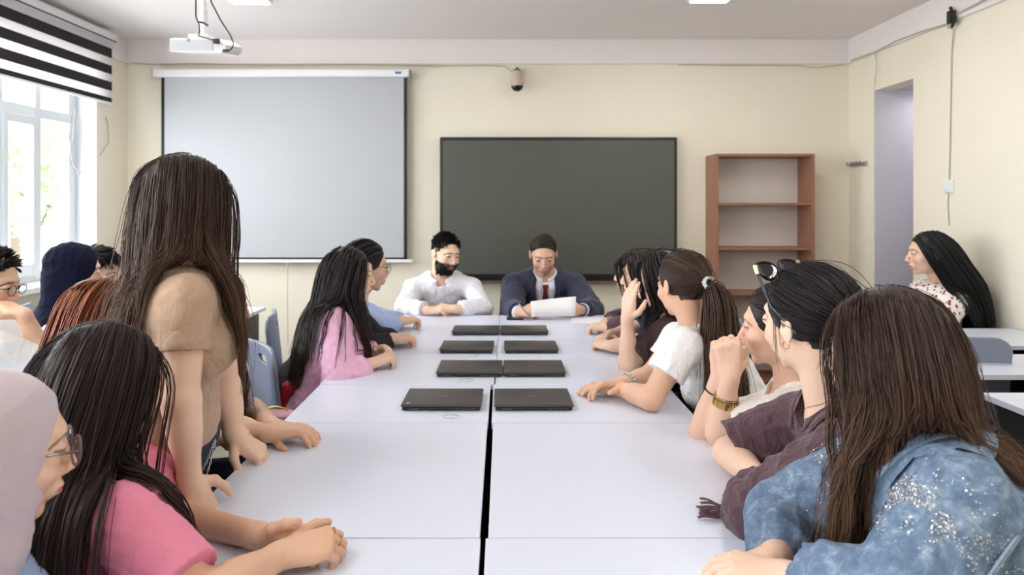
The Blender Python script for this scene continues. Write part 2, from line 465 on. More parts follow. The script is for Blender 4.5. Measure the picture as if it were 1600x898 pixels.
FINGERS = [(.026, .090, .070), (.008, .094, .077), (-.011, .089, .071), (-.028, .081, .056)]   # across, knuckle distance, length
def hand(W, d, up, right, pose='rest', sc=1.0, spread=0.0, curls=None, thumb=None):
    """prims of one hand: wrist W, finger direction d, back-of-hand normal up"""
    d = unit(d); up = unit(up-d*np.dot(up, d)); t = np.cross(up, d)*(1 if right else -1)
    cu = {'rest': (18, 28, 18), 'flat': (4, 8, 5), 'fist': (70, 85, 50), 'clasp': (52, 62, 30), 'hold': (48, 50, 25), 'curl': (38, 48, 28)}[pose]
    if curls is None: curls = [cu]*4
    M = lambda x, y, z: W+sc*(x*d+y*t+z*up)
    P_ = [(1, Cap(M(-.01, 0, 0), M(.025, .002, 0), .021*sc, .021*sc), .014)]
    tips = []
    for i, (y, kx, L) in enumerate(FINGERS):
        P_.append((1, Cap(M(.012, y*.55, 0), M(kx, y, .002), .0150*sc, .0112*sc), .010))
    P_.append((1, Ell(M(.05, 0, -.004), np.array([.042, .036, .012])*sc, np.stack([d, t, up])), .010))
    for i, (y, kx, L) in enumerate(FINGERS):
        a = 0.0; p = M(kx, y, .001); sp = math.radians(spread*(1.5-i))
        for j, (fr, r0, r1) in enumerate(((.45, .0098, .0086), (.31, .0086, .0078), (.24, .0078, .0066))):
            a += math.radians(curls[i][j]); dd = (d*math.cos(sp)+t*math.sin(sp))*math.cos(a)-up*math.sin(a)
            q = p+dd*L*fr*sc; k = .92 if i == 3 else 1.0
            P_.append((1, Cap(p, q, r0*sc*k, r1*sc*k), .0022)); 
            if j < 2: P_.append((1, Ell(q, [.0088*sc*k]*3), .003))
            nrm = (up*math.cos(a)+(d*math.cos(sp)+t*math.sin(sp))*math.sin(a)); p = q
        tips.append(p+nrm*.0060*sc-dd*.001)
    th = thumb or ((.55, .80, -.25), (.85, .45, -.28), (.93, .25, -.25))
    p = M(.014, .018, -.006); seg = ((.040, .0150, .0120), (.032, .0118, .0100), (.026, .0100, .0078))
    for (v, (L, r0, r1)) in zip(th, seg):
        v = unit(v[0]*d+v[1]*t+v[2]*up); q = p+v*L*sc; P_.append((1, Cap(p, q, r0*sc, r1*sc), .006)); p = q
    tips.append(p+unit(t*.5+up)*.006*sc)
    return P_, tips

def box_of(prims, pad):
    ps = [p for op, p, k in prims if op > 0]
    return np.min([p.lo for p in ps], 0)-pad, np.max([p.hi for p in ps], 0)+pad

class Body:
    """spec of one figure; everything in world coordinates"""
    def __init__(s, label, group, head, N, hip, az, arms, male=False, w=1.0, sw=None, near=True, skin=None, hair=(.02, .012, .008),
                 lip=(.50, .17, .14), legs='sit', leg_az=None, stubble=0, nail=None, armr=1.0, bust=True, hand_sc=None, lean_seat=None):
        s.head = head; s.N = np.asarray(N, float); s.hip = np.asarray(hip, float); s.male = male; s.w = w; s.near = near
        s.az = az; s.arms = arms; s.skin_col = skin or srgb(226, 184, 160); s.hair_col = hair; s.lip = lip; s.legs = legs; s.leg_az = az if leg_az is None else leg_az
        U = s.N-s.hip; s.u = unit(U); a = math.radians(az)
        r = V3(math.cos(a), -math.sin(a), 0); r = unit(r-s.u*np.dot(r, s.u)); s.r = r; s.f = np.cross(s.u, r); s.U = U
        s.sw = sw or (.185 if male else .155)
        s.S = {}
        for k, sg in (('R', 1), ('L', -1)):
            a_ = arms.get(k) or {}
            s.S[k] = np.asarray(a_.get('S', s.N+sg*s.sw*r-(.068 if male else .060)*s.u), float)
        s.armr = armr*(1.12 if male else 1.0); s.bust = (not male) and bust; s.stubble = stubble; s.nail = nail
        s.hsc = hand_sc or (1.06 if male else .95)
        s.base = V3(s.hip[0], s.hip[1], 0)
        s.root = empty('person', s.base, label, 'person', group)
        s.TR = np.stack([s.r, s.f, s.u])
        s.hands = {}; s.tips = []
        for k, a_ in arms.items():
            if not a_: continue
            E, W = np.asarray(a_['E'], float), np.asarray(a_['W'], float)
            fd = unit(W-E); d = a_.get('d', fd); up = a_.get('up', (0, 0, 1))
            pr, tips = hand(W, np.asarray(d, float), np.asarray(up, float), k == 'R', a_.get('pose', 'rest'), s.hsc*a_.get('sc', 1), a_.get('spread', 0), a_.get('curls'), a_.get('thumb'))
            s.hands[k] = pr; s.tips += tips
    # --- primitives
    def torso(s, inf=0.0, k=.03, low=True):
        w = s.w; H = s.hip; U = s.U; R = s.TR
        P_ = []
        if low: P_.append((1, Ell(H+.02*s.u, (.165*w+inf, .118*w+inf, .12+inf), R), k))
        P_ += [(1, Ell(H+.36*U, (.128*w+inf, .092*w+inf, .16+inf), R), .05), (1, Ell(H+.66*U, (.142*w+inf, .100*w+inf, .16+inf), R), .05),
               (1, Ell(H+.83*U-.005*s.f, (.148*w+inf, .085*w+inf, .10+inf), R), .04)]
        if s.bust:
            for x in (-1, 1): P_.append((1, Ell(H+.66*U+x*.068*s.r+.078*s.f, (.058+inf, .055+inf, .060+inf), R), .03))
        for k_ in ('R', 'L'):
            P_.append((1, Cap(s.N-.040*s.u-.008*s.f, s.S[k_], (.040 if not s.male else .044)*w+inf*.8, (.046 if not s.male else .054)*w+inf*.8), .04))
        return P_
    def arm(s, k, inf=0.0, upto=2.0, flat=False, kk=.015, puff=0.0):
        a_ = s.arms.get(k); S = s.S[k]
        if not a_:
            E = S+V3(0, 0, -.27)+.03*s.f; W = E+.22*s.f-V3(0, 0, .02)
        else: E, W = np.asarray(a_['E'], float), np.asarray(a_['W'], float)
        q = s.armr; P_ = []; t = min(upto, 1.0); e = S+(E-S)*t
        r = lambda tt: (.046-.010*tt)*q+inf+puff*math.sin(min(tt, 1)*3.14)
        P_.append((1, Cap(S, e, .047*q+inf, (.047-.011*t)*q+inf+puff, flat and upto <= 1), kk))
        if upto > 1:
            t = upto-1; e = E+(W-E)*t
            P_.append((1, Ell(E, [.036*q+inf]*3), kk))
            P_.append((1, Ell(E+.26*(W-E), np.array([.038*q+inf, .036*q+inf, .085+inf]), _basis(W-E)), kk))
            P_.append((1, Cap(E, e, .036*q+inf+puff*.6, (.036-(.012 if inf < .004 else .007)*t)*q+inf, flat), kk))
        return P_
    def skin_groups(s):
        gs = [G(s.torso(-.004), .0), G(s.head.skin(s.N), .025)]
        for k in ('R', 'L'):
            pr = s.arm(k)
            if k in s.hands: pr = pr+s.hands[k]
            gs.append(G(pr, .006))
        return gs
    def build_body(s, h=None, hh=None, hand_h=None, ears=True):
        h = h or (.0045 if s.near else .008); hh = hh or (.0026 if s.near else .0034); hand_h = hand_h or (.0022 if s.near else .0032)
        hc = s.head.w(0, .008, 0); boxes = [(hc-.128*s.head.s, hc+.128*s.head.s, hh)]
        for k, pr in s.hands.items():
            lo, hi = box_of(pr, .010); boxes.append((lo, hi, hand_h))
        V, Q = multires(s.skin_groups(), h, boxes)
        col = s.head.colour(V, s.skin_col, s.hair_col, s.lip, s.stubble, nails=[(p, .0062) for p in s.tips], nail_col=s.nail, scalp=s.hair_col is not None)
        me = raw_mesh('body', V-s.base, [Q], M_SKIN, color=col); s.body = put('body', me, s.root)
        for x in (-1, 1):                                   # eyeballs
            n1, n2 = 20, 14; vv = []; cc = []
            for i in range(n2+1):
                th = math.pi*i/n2
                for j in range(n1):
                    ph = 2*math.pi*j/n1; vv.append((math.sin(th)*math.cos(ph), math.cos(th), math.sin(th)*math.sin(ph)))
                    cc.append((.006, .005, .005) if th < .22 else (.045, .022, .012) if th < .50 else (.78, .74, .70))
            vv = np.array(vv)*.0122; F = [(i*n1+j, (i+1)*n1+j, (i+1)*n1+(j+1) % n1, i*n1+(j+1) % n1) for i in range(n2) for j in range(n1)]
            Vw = s.head.c+s.head.s*((vv+V3(x*.032, .0760, .0052)) @ s.head.R)
            put('eye', raw_mesh('eye', Vw-s.base, [np.array(F)], M_EYE, color=np.array(cc)), s.root)
        return s
    def garment(s, name, groups, material, negs=(), h=None, wrinkle=.005, seed=1, freq=34, parent=None, label=None, box=None, axis=None, fine=.0012):
        h = h or (.0048 if s.near else .0075)
        def disp(p):
            return -wrinkle*1.25*folds(p, seed, freq*1.9, 4, axis)*(.62+.38*smooth_noise(p, seed+9, 9))-fine*folds(p, seed+5, freq*5, 3, axis)+wrinkle*.5
        lo, hi = box if box else (None, None)
        V, Q = sdf_mesh(groups, h, negs, lo, hi, disp if wrinkle else None)
        o = put(name, raw_mesh(name, V-s.base, [Q], material), parent or s.root)
        if label: o['label'] = label
        o_v = V
        return o, V
    def push(s, m, groups, off):
        """move points lying inside the surface out to `off` above it"""
        for i, v in enumerate(m.V):
            v = np.array(v, float)
            for _ in range(4):
                d = eval_points(groups, v); bad = d < off
                if not bad.any(): break
                v[bad] += grad_points(groups, v[bad])*(off-d[bad])[:, None]
            m.V[i] = v
        return m
    def drape(s, m, groups, rows, off, cols=6, thick=.003):
        """strip laid on the front of the figure; rows = (height, left, right) measured from the neck base"""
        q = np.array([[s.N+(a+(b-a)*j/(cols-1))*s.r+.30*s.f+z*s.u for j in range(cols)] for z, a, b in rows])
        for _ in range(40): q = q-s.f*np.maximum(eval_points(groups, q)-off, -.002)[..., None]*.9
        n = len(rows); V = np.concatenate([q.reshape(-1, 3), (q-thick*s.f).reshape(-1, 3)]); N_ = n*cols; F = []
        for i in range(n-1):
            for j in range(cols-1):
                a = i*cols+j; F += [(a, a+1, a+cols+1, a+cols), (N_+a, N_+a+cols, N_+a+cols+1, N_+a+1)]
            F += [(i*cols, (i+1)*cols, N_+(i+1)*cols, N_+i*cols), (i*cols+cols-1, N_+i*cols+cols-1, N_+(i+1)*cols+cols-1, (i+1)*cols+cols-1)]
        for j in range(cols-1): F += [(j, N_+j, N_+j+1, j+1), (N_-cols+j, N_-cols+j+1, 2*N_-cols+j+1, 2*N_-cols+j)]
        return m.add(V, F)
    def mb(s, name, mb, material, parent=None, label=None, smooth=True):
        mb.V = [v-s.base for v in mb.V]; o = mb.build(name, material, parent or s.root, smooth)
        if label: o['label'] = label
        return o
    def lower(s, material, name='trousers', shoe=None, h=.013):
        a = math.radians(s.leg_az); f = V3(math.sin(a), math.cos(a), 0); r = V3(math.cos(a), -math.sin(a), 0)
        P_ = [(1, Ell(s.hip+V3(0, 0, -.01), (.175*s.w, .135*s.w, .12), frame(s.leg_az)), .03)]; sh = []
        for x in (-1, 1):
            if s.legs == 'sit':
                hj = s.hip+x*.085*r+V3(0, 0, -.02); kn = V3(s.hip[0], s.hip[1], 0)+x*.11*r+.41*f+V3(0, 0, .49); an = V3(kn[0], kn[1], .09)-.03*f
            else:
                hj = s.hip+x*.088*r; an = V3(s.hip[0], s.hip[1], .09)+x*.10*r-.03*f; kn = (hj*.48+an*.52)+.03*f
            P_ += [(1, Cap(hj, kn, .088*s.w, .062), .03), (1, Cap(kn, an, .062, .048), .03)]
            sh.append((an, f))
        V, Q = sdf_mesh([G(P_, .0)], h, disp=lambda p: -.004*folds(p, 4, 25, 3)+.002)
        o = put(name, raw_mesh(name, V-s.base, [Q], material), s.root)
        for an, ff in sh:
            fr = frame(s.leg_az)
            pr = [(1, Cap(an+V3(0, 0, -.045)-.03*ff, an+V3(0, 0, -.050)+.15*ff, .040, .036), .02), (1, Cap(an, an+V3(0, 0, -.04), .046, .046), .02)]
            V, Q = sdf_mesh([G(pr, 0)], .011, negs=[(RBox((an[0], an[1], -.05), (.4, .4, .05), .001), .002)])
            put('shoe', raw_mesh('shoe', V-s.base, [Q], shoe or M_SHOE), s.root)
        return o

def _basis(z):
    z = unit(z); x = unit(np.cross(z, [0, 0, 1] if abs(z[2]) < .9 else [1, 0, 0])); return np.stack([x, np.cross(z, x), z])

# ------------------------------------------------------------------ hair: guides fall over the figure, strands follow the guides
def strands_mesh(paths, rad, cols):
    """paths (n,m,3), rad (n,m), cols (n,m,3) -> three-sided tubes"""
    n, m, _ = paths.shape
    t = np.gradient(paths, axis=1); t /= np.linalg.norm(t, axis=-1, keepdims=True)+1e-9
    ref = np.zeros_like(t); ref[..., 0] = .31; ref[..., 1] = .82; ref[..., 2] = .48
    a = np.cross(t, ref); a /= np.linalg.norm(a, axis=-1, keepdims=True)+1e-9; b = np.cross(t, a)
    V = np.stack([paths+rad[..., None]*(math.cos(k)*a+math.sin(k)*b) for k in (0, 2.094, 4.189)], 2)
    V = V.reshape(-1, 3); C = np.repeat(cols[:, :, None, :], 3, 2).reshape(-1, 3)
    i = np.arange(n)[:, None, None]*m*3+np.arange(m-1)[None, :, None]*3; k = np.arange(3)[None, None, :]; k2 = (k+1) % 3
    Q = np.stack([i+k, i+3+k, i+3+k2, i+k2], -1).reshape(-1, 4)
    return V, Q, C

def make_hair(s, style='long', L=.45, n=2600, ng=260, r=.0009, col=None, tip=None, thick=.016, part=.0, fwd=.0, bias=(0, 0, 0), seed=1, wave=.004,
              wfreq=9.0, tie=(0, -.112, .02), comb=(0, .2, .6), extra=(), material=None, clump=.55, name='hair', cap=.006, ymod=0.0, guard=1.0, back=.12, spread=1.0, light=.16, zmin=None, fly=.04, tipw=0.6, lvar=.25, frontdir=0.6, split=None, lift=1.0):
    H = s.head; rs = np.random.RandomState(seed); col = np.array(col if col is not None else s.hair_col); tip = np.array(tip if tip is not None else col)
    # roots on the scalp
    q = []
    while len(q) < ng:
        d = rs.normal(size=3); d /= np.linalg.norm(d); p = V3(0, -.012, .035)+np.array([.073, .092, .080])*d
        if p[1] < H.ymax(p[2])-.004+ymod and p[2] > (-.040 if zmin is None else zmin): q.append(np.r_[p, d/np.array([.073, .092, .080])])
    q = np.array(q); root = q[:, :3]; nl = q[:, 3:]; nl /= np.linalg.norm(nl, axis=1, keepdims=True)
    p = H.c+H.s*(root @ H.R); sk = [G(H.skin(s.N, ears=False), .0)]
    for _ in range(4): p = p-grad_points(sk, p)*(eval_points(sk, p)-.0005)[:, None]
    root = H.loc(p)
    if not s.near: n = int(n*(.50 if style != 'short' else .75)); r *= 1.65 if style != 'short' else 1.15
    if style == 'long':
        sx = np.where(root[:, 0] > part, 1.0, -1.0); top = np.clip((root[:, 2]-.05)/.05, 0, 1)
        d = np.stack([sx*(.15+.75*top), -.25-.25*top+fwd, -.9+.75*top], 1)+nl*.25*top[:, None]
    elif style == 'tail': d = np.array(tie)-root
    else:
        cb = np.tile(np.array(comb, float), (ng, 1)); cb[:, 0] *= 1; cb = cb-nl*(cb*nl).sum(1, keepdims=True)
        dn = V3(0, -.25, -1)-nl*(V3(0, -.25, -1)*nl).sum(1, keepdims=True); tp = np.clip((root[:, 2]-.055)/.035, 0, 1)[:, None]
        d = cb*tp+dn*(1-tp)+nl*(.18+.42*tp*lift)+rs.normal(size=(ng, 3))*.10
    d = d @ H.R; d /= np.linalg.norm(d, axis=1, keepdims=True)
    body = [G(H.skin(s.N, ears=False)[:7], .01), G(s.torso(.012), .01)]
    for k in ('R', 'L'): body.append(G(s.arm(k, .012, 2.0), .02))
    if guard: body.append(G([(1, H.E((0, .085, -.030), (.050*guard, .045, .100)), .01)], .0))
    body += list(extra)
    nst = 30 if style != 'short' else 7; lay = rs.rand(ng)
    Lg = L*(1-lvar*rs.rand(ng))
    if style == 'short': Lg = Lg*(.38+.62*np.clip((root[:, 2]-.045)/.035, 0, 1))
    step = (Lg+(.16 if style == 'tail' else 0))/nst; off = (.004+thick*lay)*H.s
    tiew = H.w(*tie); mode = np.zeros(ng, bool); path = [p.copy()]; nrm = [nl @ H.R]; g = V3(0, 0, -1); bias = np.array(bias, float); tw = [np.ones(ng)]
    side = rs.normal(size=(ng, 3))
    for i in range(nst):
        if style == 'short': d = d+.10*g[None]
        elif style == 'tail':
            to = tiew-p; dist = np.linalg.norm(to, axis=1); mode |= dist < .016
            d = np.where(mode[:, None], d+.45*g+bias*.3+side*.030*spread, d*.6+to/(dist[:, None]+1e-6))
        else:
            below = (p[:, 2] < H.c[2]-.10*H.s)[:, None]
            d = d+.42*g[None]+np.where(below, bias*.3, -H.R[1]*back)
            if split is not None:
                zz = (H.c[2]-p[:, 2])/H.s; on = np.clip((zz-.03)/.05, 0, 1)*np.clip(((split[4] if len(split) > 4 else .32)-zz)/.06, 0, 1)
                on = on*np.clip((((p-s.N) @ s.r)*split[3]-.015)/.04, 0, 1)*np.exp(-(((p-s.N) @ s.f)/(split[5] if len(split) > 5 else .085))**2)
                d = d+((np.where(root[:, 1] > split[0], split[2], -split[1])*on)[:, None])*s.f[None]
        d /= np.linalg.norm(d, axis=1, keepdims=True)
        p = p+d*step[:, None]
        ofs = off*min(1, (i+1)/5) if style != 'short' else np.full(ng, -.02)
        if style == 'tail': ofs = np.where(mode, .004, off*.6)
        for it in range(3 if style != 'short' else 0):
            dist = eval_points(body, p); bad = dist < ofs
            if not bad.any(): break
            gr = grad_points(body, p[bad]); p[bad] += gr*(ofs-dist)[bad][:, None]*(.95)
            dd = d[bad]; dn = (dd*gr).sum(1, keepdims=True); dd = dd-np.minimum(dn, 0)*gr; d[bad] = dd/(np.linalg.norm(dd, axis=1, keepdims=True)+1e-9)
        path.append(p.copy()); nrm.append(nrm[-1]*.9+.1*grad_points(body, p) if style == 'long' and i % 2 == 0 else nrm[-1])
        tw.append(np.clip(np.linalg.norm(p-tiew, axis=1)/.05, .22, 1) if style == 'tail' else np.ones(ng))
    path = np.stack(path, 1); nrm = np.stack(nrm, 1); tw = np.stack(tw, 1); m = path.shape[1]
    # smooth the guides
    for _ in range(2): path[:, 1:-1] = .5*path[:, 1:-1]+.25*(path[:, :-2]+path[:, 2:])
    gi = rs.randint(0, ng, n); t = np.linspace(0, 1, m)[None, :]
    rr = (.011 if style != 'short' else .006)*rs.rand(n)**.5*H.s; v = rs.normal(size=(n, 3)); v /= np.linalg.norm(v, axis=1, keepdims=True)
    env = (1-clump*.55*np.clip((t-.25)/.75, 0, 1))*(tw[gi]); 
    C = path[gi]+v[:, None, :]*(rr[:, None]*env)[..., None]+nrm[gi]*((rs.rand(n)**1.5)[:, None]*thick*.55*env*np.clip(t*5, .15, 1)*H.s)[..., None]
    if wave and style != 'short':
        ph = rs.rand(ng)[gi]*6.28; w1 = rs.normal(size=(ng, 3))[gi]*.7+rs.normal(size=(n, 3))*.3
        fr = (wfreq*(.8+.4*rs.rand(ng)))[gi]; C += w1[:, None, :]*(wave*np.sin(fr[:, None]*t*L*6.28/.9+ph[:, None])*np.clip(t*2.2-.15, 0, 1)*tw[gi])[..., None]
        fl = rs.rand(n) < fly; C[fl] += (rs.normal(size=(fl.sum(), 1, 3))*np.clip(t-.05, 0, 1)[..., None]*.030)
    # strands end at different lengths
    mo = (20 if s.near else 13) if style != 'short' else 5
    cut = 1-.22*rs.rand(n)**2; ts = np.linspace(0, 1, mo)[None, :]*cut[:, None]*(m-1); i0 = np.clip(ts.astype(int), 0, m-2); fr = (ts-i0)[..., None]
    C = np.take_along_axis(C, i0[..., None].repeat(3, 2), 1)*(1-fr)+np.take_along_axis(C, (i0+1)[..., None].repeat(3, 2), 1)*fr
    tt = ts/(m-1); R_ = r*H.s*(1-.75*np.clip((tt-tipw)/(1-tipw+1e-6), 0, 1))*(.7+.6*rs.rand(n))[:, None]
    b = np.exp(light*rs.normal(size=n)); b *= np.where(rs.rand(n) < .06, 1.7, 1); gb = np.exp(light*.6*rs.normal(size=ng))[gi]
    cols = (col*(1-tt[..., None]**1.3)+tip*tt[..., None]**1.3)*(b*gb)[:, None, None]
    V, Q, Cc = strands_mesh(C, R_, np.clip(cols, 0, 1))
    # scalp cap below the strands
    cp = [(1, H.E((0, -.013, .035), (.073+cap, .092+cap, .080+cap)), .01), (-1, H.E((0, .095+ymod, -.012), (.090, .072, .088)), .008),
          (-1, H.E((0, .030, -.075), (.095, .075, .060)), .008)]
    if style == 'short': cv, cq = np.zeros((0, 3)), np.zeros((0, 4), int)
    else: cv, cq = sdf_mesh([G(cp, 0)], .0045 if s.near else .006, disp=lambda pp: -.0016*np.abs(smooth_noise(pp, 5, 300, 3)))
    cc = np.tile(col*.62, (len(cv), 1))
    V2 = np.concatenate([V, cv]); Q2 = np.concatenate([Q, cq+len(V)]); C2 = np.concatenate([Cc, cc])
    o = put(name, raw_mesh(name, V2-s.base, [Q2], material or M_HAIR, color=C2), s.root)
    return o, path

def beard(s, n=1500, seed=3):
    H = s.head; rs = np.random.RandomState(seed); sk = [G(H.skin(s.N, ears=False), .0)]
    pts = []
    q = rs.uniform([-.062, -.01, -.118], [.062, .12, -.008], size=(n*6, 3))
    for _ in range(4):
        w_ = H.c+H.s*(q @ H.R); dd = eval_points(sk, w_); gr = grad_points(sk, w_); w_ = w_-gr*dd[:, None]; q = H.loc(w_)
    x, y, z = np.abs(q[:, 0]), q[:, 1], q[:, 2]
    ok = (z < -.034) & (z > -.122) & (y > .0) & ~((x < .021) & (np.abs(z+.059) < .0065)) & (((z < -.066) | (x > .026)) | ((z > -.051) & (z < -.040) & (x < .03))) & ((z < -.05) | (x > .045) | (x < .028)) & (z < -.02-.3*np.abs(x-.06))
    w_ = (H.c+H.s*(q @ H.R))[ok][:n]; gr = gr[ok][:n]; m = 5; n = len(w_)
    d = gr*.6+V3(0, 0, -1)*.7+rs.normal(size=(n, 3))*.2; d /= np.linalg.norm(d, axis=1, keepdims=True)
    t = np.linspace(0, 1, m)[None, :, None]; C = w_[:, None]-gr[:, None]*.001+d[:, None]*t*(.009+.005*rs.rand(n))[:, None, None]
    cols = np.tile(np.array(s.hair_col), (n, m, 1)); V, Q, Cc = strands_mesh(C, np.full((n, m), .0011), cols)
    return put('beard', raw_mesh('beard', V-s.base, [Q], M_HAIR, color=Cc), s.root)

def glasses(s, material, lens=None, rx=.023, rz=.019, parent=None, r=.0012, y=.098, name='glasses', label=None, short=False):
    H = s.head; m = MB(); l = MB()
    for x in (-1, 1):
        ring = [H.w(x*.032+rx*math.cos(a)*(1+.06*math.cos(2*a)), y-.10*abs(math.cos(a))*(.012), .002+rz*math.sin(a)) for a in np.linspace(0, 2*math.pi, 28, endpoint=False)]
        m.tube(ring, r*H.s, 6, closed=True)
        c = H.w(x*.032, y+.001, .002); l.add([c]+ring, [(0, 1+i, 1+(i+1) % 28) for i in range(28)])
        tp = [H.w(x*(.032+rx), y-.001, .008), H.w(x*.064, y-.012, .009), H.w(x*.070, .066, .009), H.w(x*.076, .04, .008), H.w(x*.079, -.012, .004), H.w(x*.078, -.03, -.012)]
        m.tube(tp[:3]+[tp[2]*.62+tp[3]*.38] if short else tp, r*H.s, 6)
    m.tube([H.w(-.009, y, .006), H.w(0, y+.003, .009), H.w(.009, y, .006)], r*H.s, 6)
    o = s.mb(name, m, material, parent, label); s.mb('lens', l, lens or M_LENS, o); return o

def collar(s, material, R0=.060, h=.034, drop=.030, flare=.022, gap=28, parent=None, lift=.0, tipdrop=.02, name='collar', label=None, over=None):
    """folded shirt collar round the neck"""
    m = MB(); n = 40; c = s.N-.012*s.u+lift*s.u; rows = []
    prof = [(0.0, 0.0), (.002, h*.6), (.001, h), (.006, h+.002), (.010, h-.006), (flare*.75, h-drop*.55), (flare, h-drop), (flare-.004, h-drop-.001), (.010, h-.016)]
    V = []
    for i in range(n):
        a = math.radians(gap+(360-2*gap)*i/(n-1)); e = abs(i/(n-1)*2-1)**6
        for j, (dr, z) in enumerate(prof):
            R = R0+dr+(.012*e if j >= 5 else 0); zz = z-(tipdrop*e if j in (5, 6, 7) else 0)-.018*max(0, math.cos(a))
            V.append(c+R*(math.sin(a)*s.r*1.02+math.cos(a)*s.f*1.08)+zz*s.u)
    k = len(prof); F = [(i*k+j, (i+1)*k+j, (i+1)*k+j+1, i*k+j+1) for i in range(n-1) for j in range(k-1)]
    m.add(V, F)
    if over is not None: s.push(m, over, .003)
    o = s.mb(name, m, material, parent, label)
    md = o.modifiers.new('thick', 'SOLIDIFY'); md.thickness = .0016
    return o
def bangle(s, k, t, rad, r, material, name='bracelet', n=28, parent=None, label=None, beads=0, inf=0):
    """ring round the forearm of arm k at fraction t from elbow to wrist"""
    a = s.arms[k]; E, W = np.asarray(a['E'], float), np.asarray(a['W'], float); B = _basis(W-E); c = E+(W-E)*t; m = MB()
    if beads:
        for i in range(beads):
            an = 2*math.pi*i/beads; p = c+rad*(math.cos(an)*B[0]+math.sin(an)*B[1]); m.lathe([(r*math.cos(x), r*math.sin(x)) for x in np.linspace(-1.5, 1.5, 6)], p, 8)
    else: m.tube([c+rad*(math.cos(x)*B[0]+math.sin(x)*B[1]) for x in np.linspace(0, 6.283, n, endpoint=False)], r, 6, closed=True)
    return s.mb(name, m, material, parent or s.body, label)
# ------------------------------------------------------------------ materials
M_WALL = mat('cream wall paint', srgb(236, 230, 212), .75, var=(1.3, .03), bump=(60, .06))
M_WALLR = M_WALL
M_CEIL = mat('white ceiling paint', srgb(238, 232, 230), .8, bump=(40, .04))
M_FRIEZE = mat('white frieze paint', srgb(236, 230, 228), .75)
M_LAV = mat('lavender grey paint', srgb(204, 201, 210), .75, var=(1.2, .03))
M_FLOOR = mat('grey brown linoleum', srgb(168, 158, 148), .35, var=(3, .12))
M_PVC = mat('white window plastic', srgb(216, 221, 226), .35)
M_SILL = mat('grey white sill', srgb(214, 214, 212), .4)
M_GLASS = mat('window glass', (1, 1, 1), .0, trans=0, alpha=.08, spec=.5)
M_TOP = mat('white laminate', srgb(222, 228, 244), .30, spec=.45, var=(2.0, .012), bump=(120, .03))
M_EDGE = mat('pale edge band', srgb(214, 214, 220), .4)
M_DARK = mat('charcoal board', srgb(46, 46, 50), .5)
M_LEG = mat('black metal', srgb(26, 26, 28), .4, metal=.3)
M_SCREENW = mat('matte white screen cloth', srgb(180, 184, 188), .85)
M_BLACK = mat('black border', srgb(14, 14, 16), .6)
M_WHITEP = mat('white plastic', srgb(232, 233, 236), .4)
M_GREYP = mat('grey plastic', srgb(165, 165, 168), .5)
M_PANEL = mat('dark display glass', srgb(80, 82, 76), .36, spec=.5)
M_BEZEL = mat('black bezel', srgb(22, 22, 24), .35)
M_WOOD = mat('brown laminate', srgb(150, 104, 80), .45, var=(6, .10))
M_BACKB = mat('white back panel', srgb(214, 206, 200), .6)
M_CABLE = mat('dark cable', srgb(45, 45, 48), .5)
M_WCABLE = mat('grey cable', srgb(176, 170, 162), .5)
M_BLINDK = mat('black blind fabric', srgb(38, 34, 34), .9)
M_LAPTOP = mat('dark grey laptop lid', srgb(66, 62, 62), .38, bump=(500, .05))
M_LAPB = mat('black laptop body', srgb(30, 31, 36), .4)
M_LOGO = mat('dim silver mark', srgb(120, 118, 116), .3, metal=.7)
M_CHAIR = mat('blue grey chair plastic', srgb(128, 136, 154), .45)
M_CHAIRL = mat('lavender grey chair plastic', srgb(150, 146, 170), .5)
M_CHROME = mat('chrome', srgb(190, 190, 192), .2, metal=1)
M_GOLD = mat('gold', srgb(206, 170, 92), .25, metal=1)
M_SILVER = mat('silver', srgb(205, 205, 205), .22, metal=1)
M_PAPER = mat('white paper', srgb(240, 240, 242), .7)
M_LAMP = mat('lit lamp diffuser', (1, 1, 1), .5, emit=((1, .99, .96), 11))
def tmat():
    m = mat('white translucent blind fabric', srgb(238, 236, 238), .9)
    nt = m.node_tree; b = nt.nodes['Principled BSDF']; tr = nt.nodes.new('ShaderNodeBsdfTranslucent'); tr.inputs['Color'].default_value = (.8, .79, .8, 1)
    mx = nt.nodes.new('ShaderNodeMixShader'); mx.inputs[0].default_value = .45
    nt.links.new(b.outputs[0], mx.inputs[1]); nt.links.new(tr.outputs[0], mx.inputs[2]); nt.links.new(mx.outputs[0], nt.nodes['Material Output'].inputs['Surface'])
    return m
M_BLINDW = tmat()

# ------------------------------------------------------------------ room shell
XL, XR, YB, YF, ZC, ZR = -3.05, 2.82, 5.52, -3.4, 2.774, 2.586
def struct(name, mb, m, smooth=False, label=None):
    o = mb.build(name, m, None, smooth); return props(o, label, None, None, 'structure')
struct('floor', MB().box((XL-.3, YF-.2, -.1), (XR+.9, YB+.2, 0)), M_FLOOR)
struct('ceiling', MB().box((XL-.3, YF-.2, ZC), (XR+.9, YB+.2, ZC+.12)), M_CEIL)
struct('wall_back', MB().box((XL-.3, YB, 0), (XR+.9, YB+.2, ZC)), M_WALL, label='cream end wall behind the screens')
struct('wall_front', MB().box((XL-.3, YF-.2, 0), (XR+.9, YF, ZC)), M_WALL)
WZ0, WZ1 = .90, 2.52
m = MB(); ys = [YF]
for wy, ww in sorted(WINDOWS): ys += [wy-ww/2, wy+ww/2]
ys.append(YB)
for i in range(0, len(ys), 2): m.box((XL-.22, ys[i], WZ0), (XL, ys[i+1], WZ1))
m.box((XL-.22, YF, 0), (XL, YB, WZ0)).box((XL-.22, YF, WZ1), (XL, YB, ZC))
struct('wall_left', m, M_WALL, label='cream wall with the windows')
DY0, DY1, DZ = 4.655, 5.15, 2.297
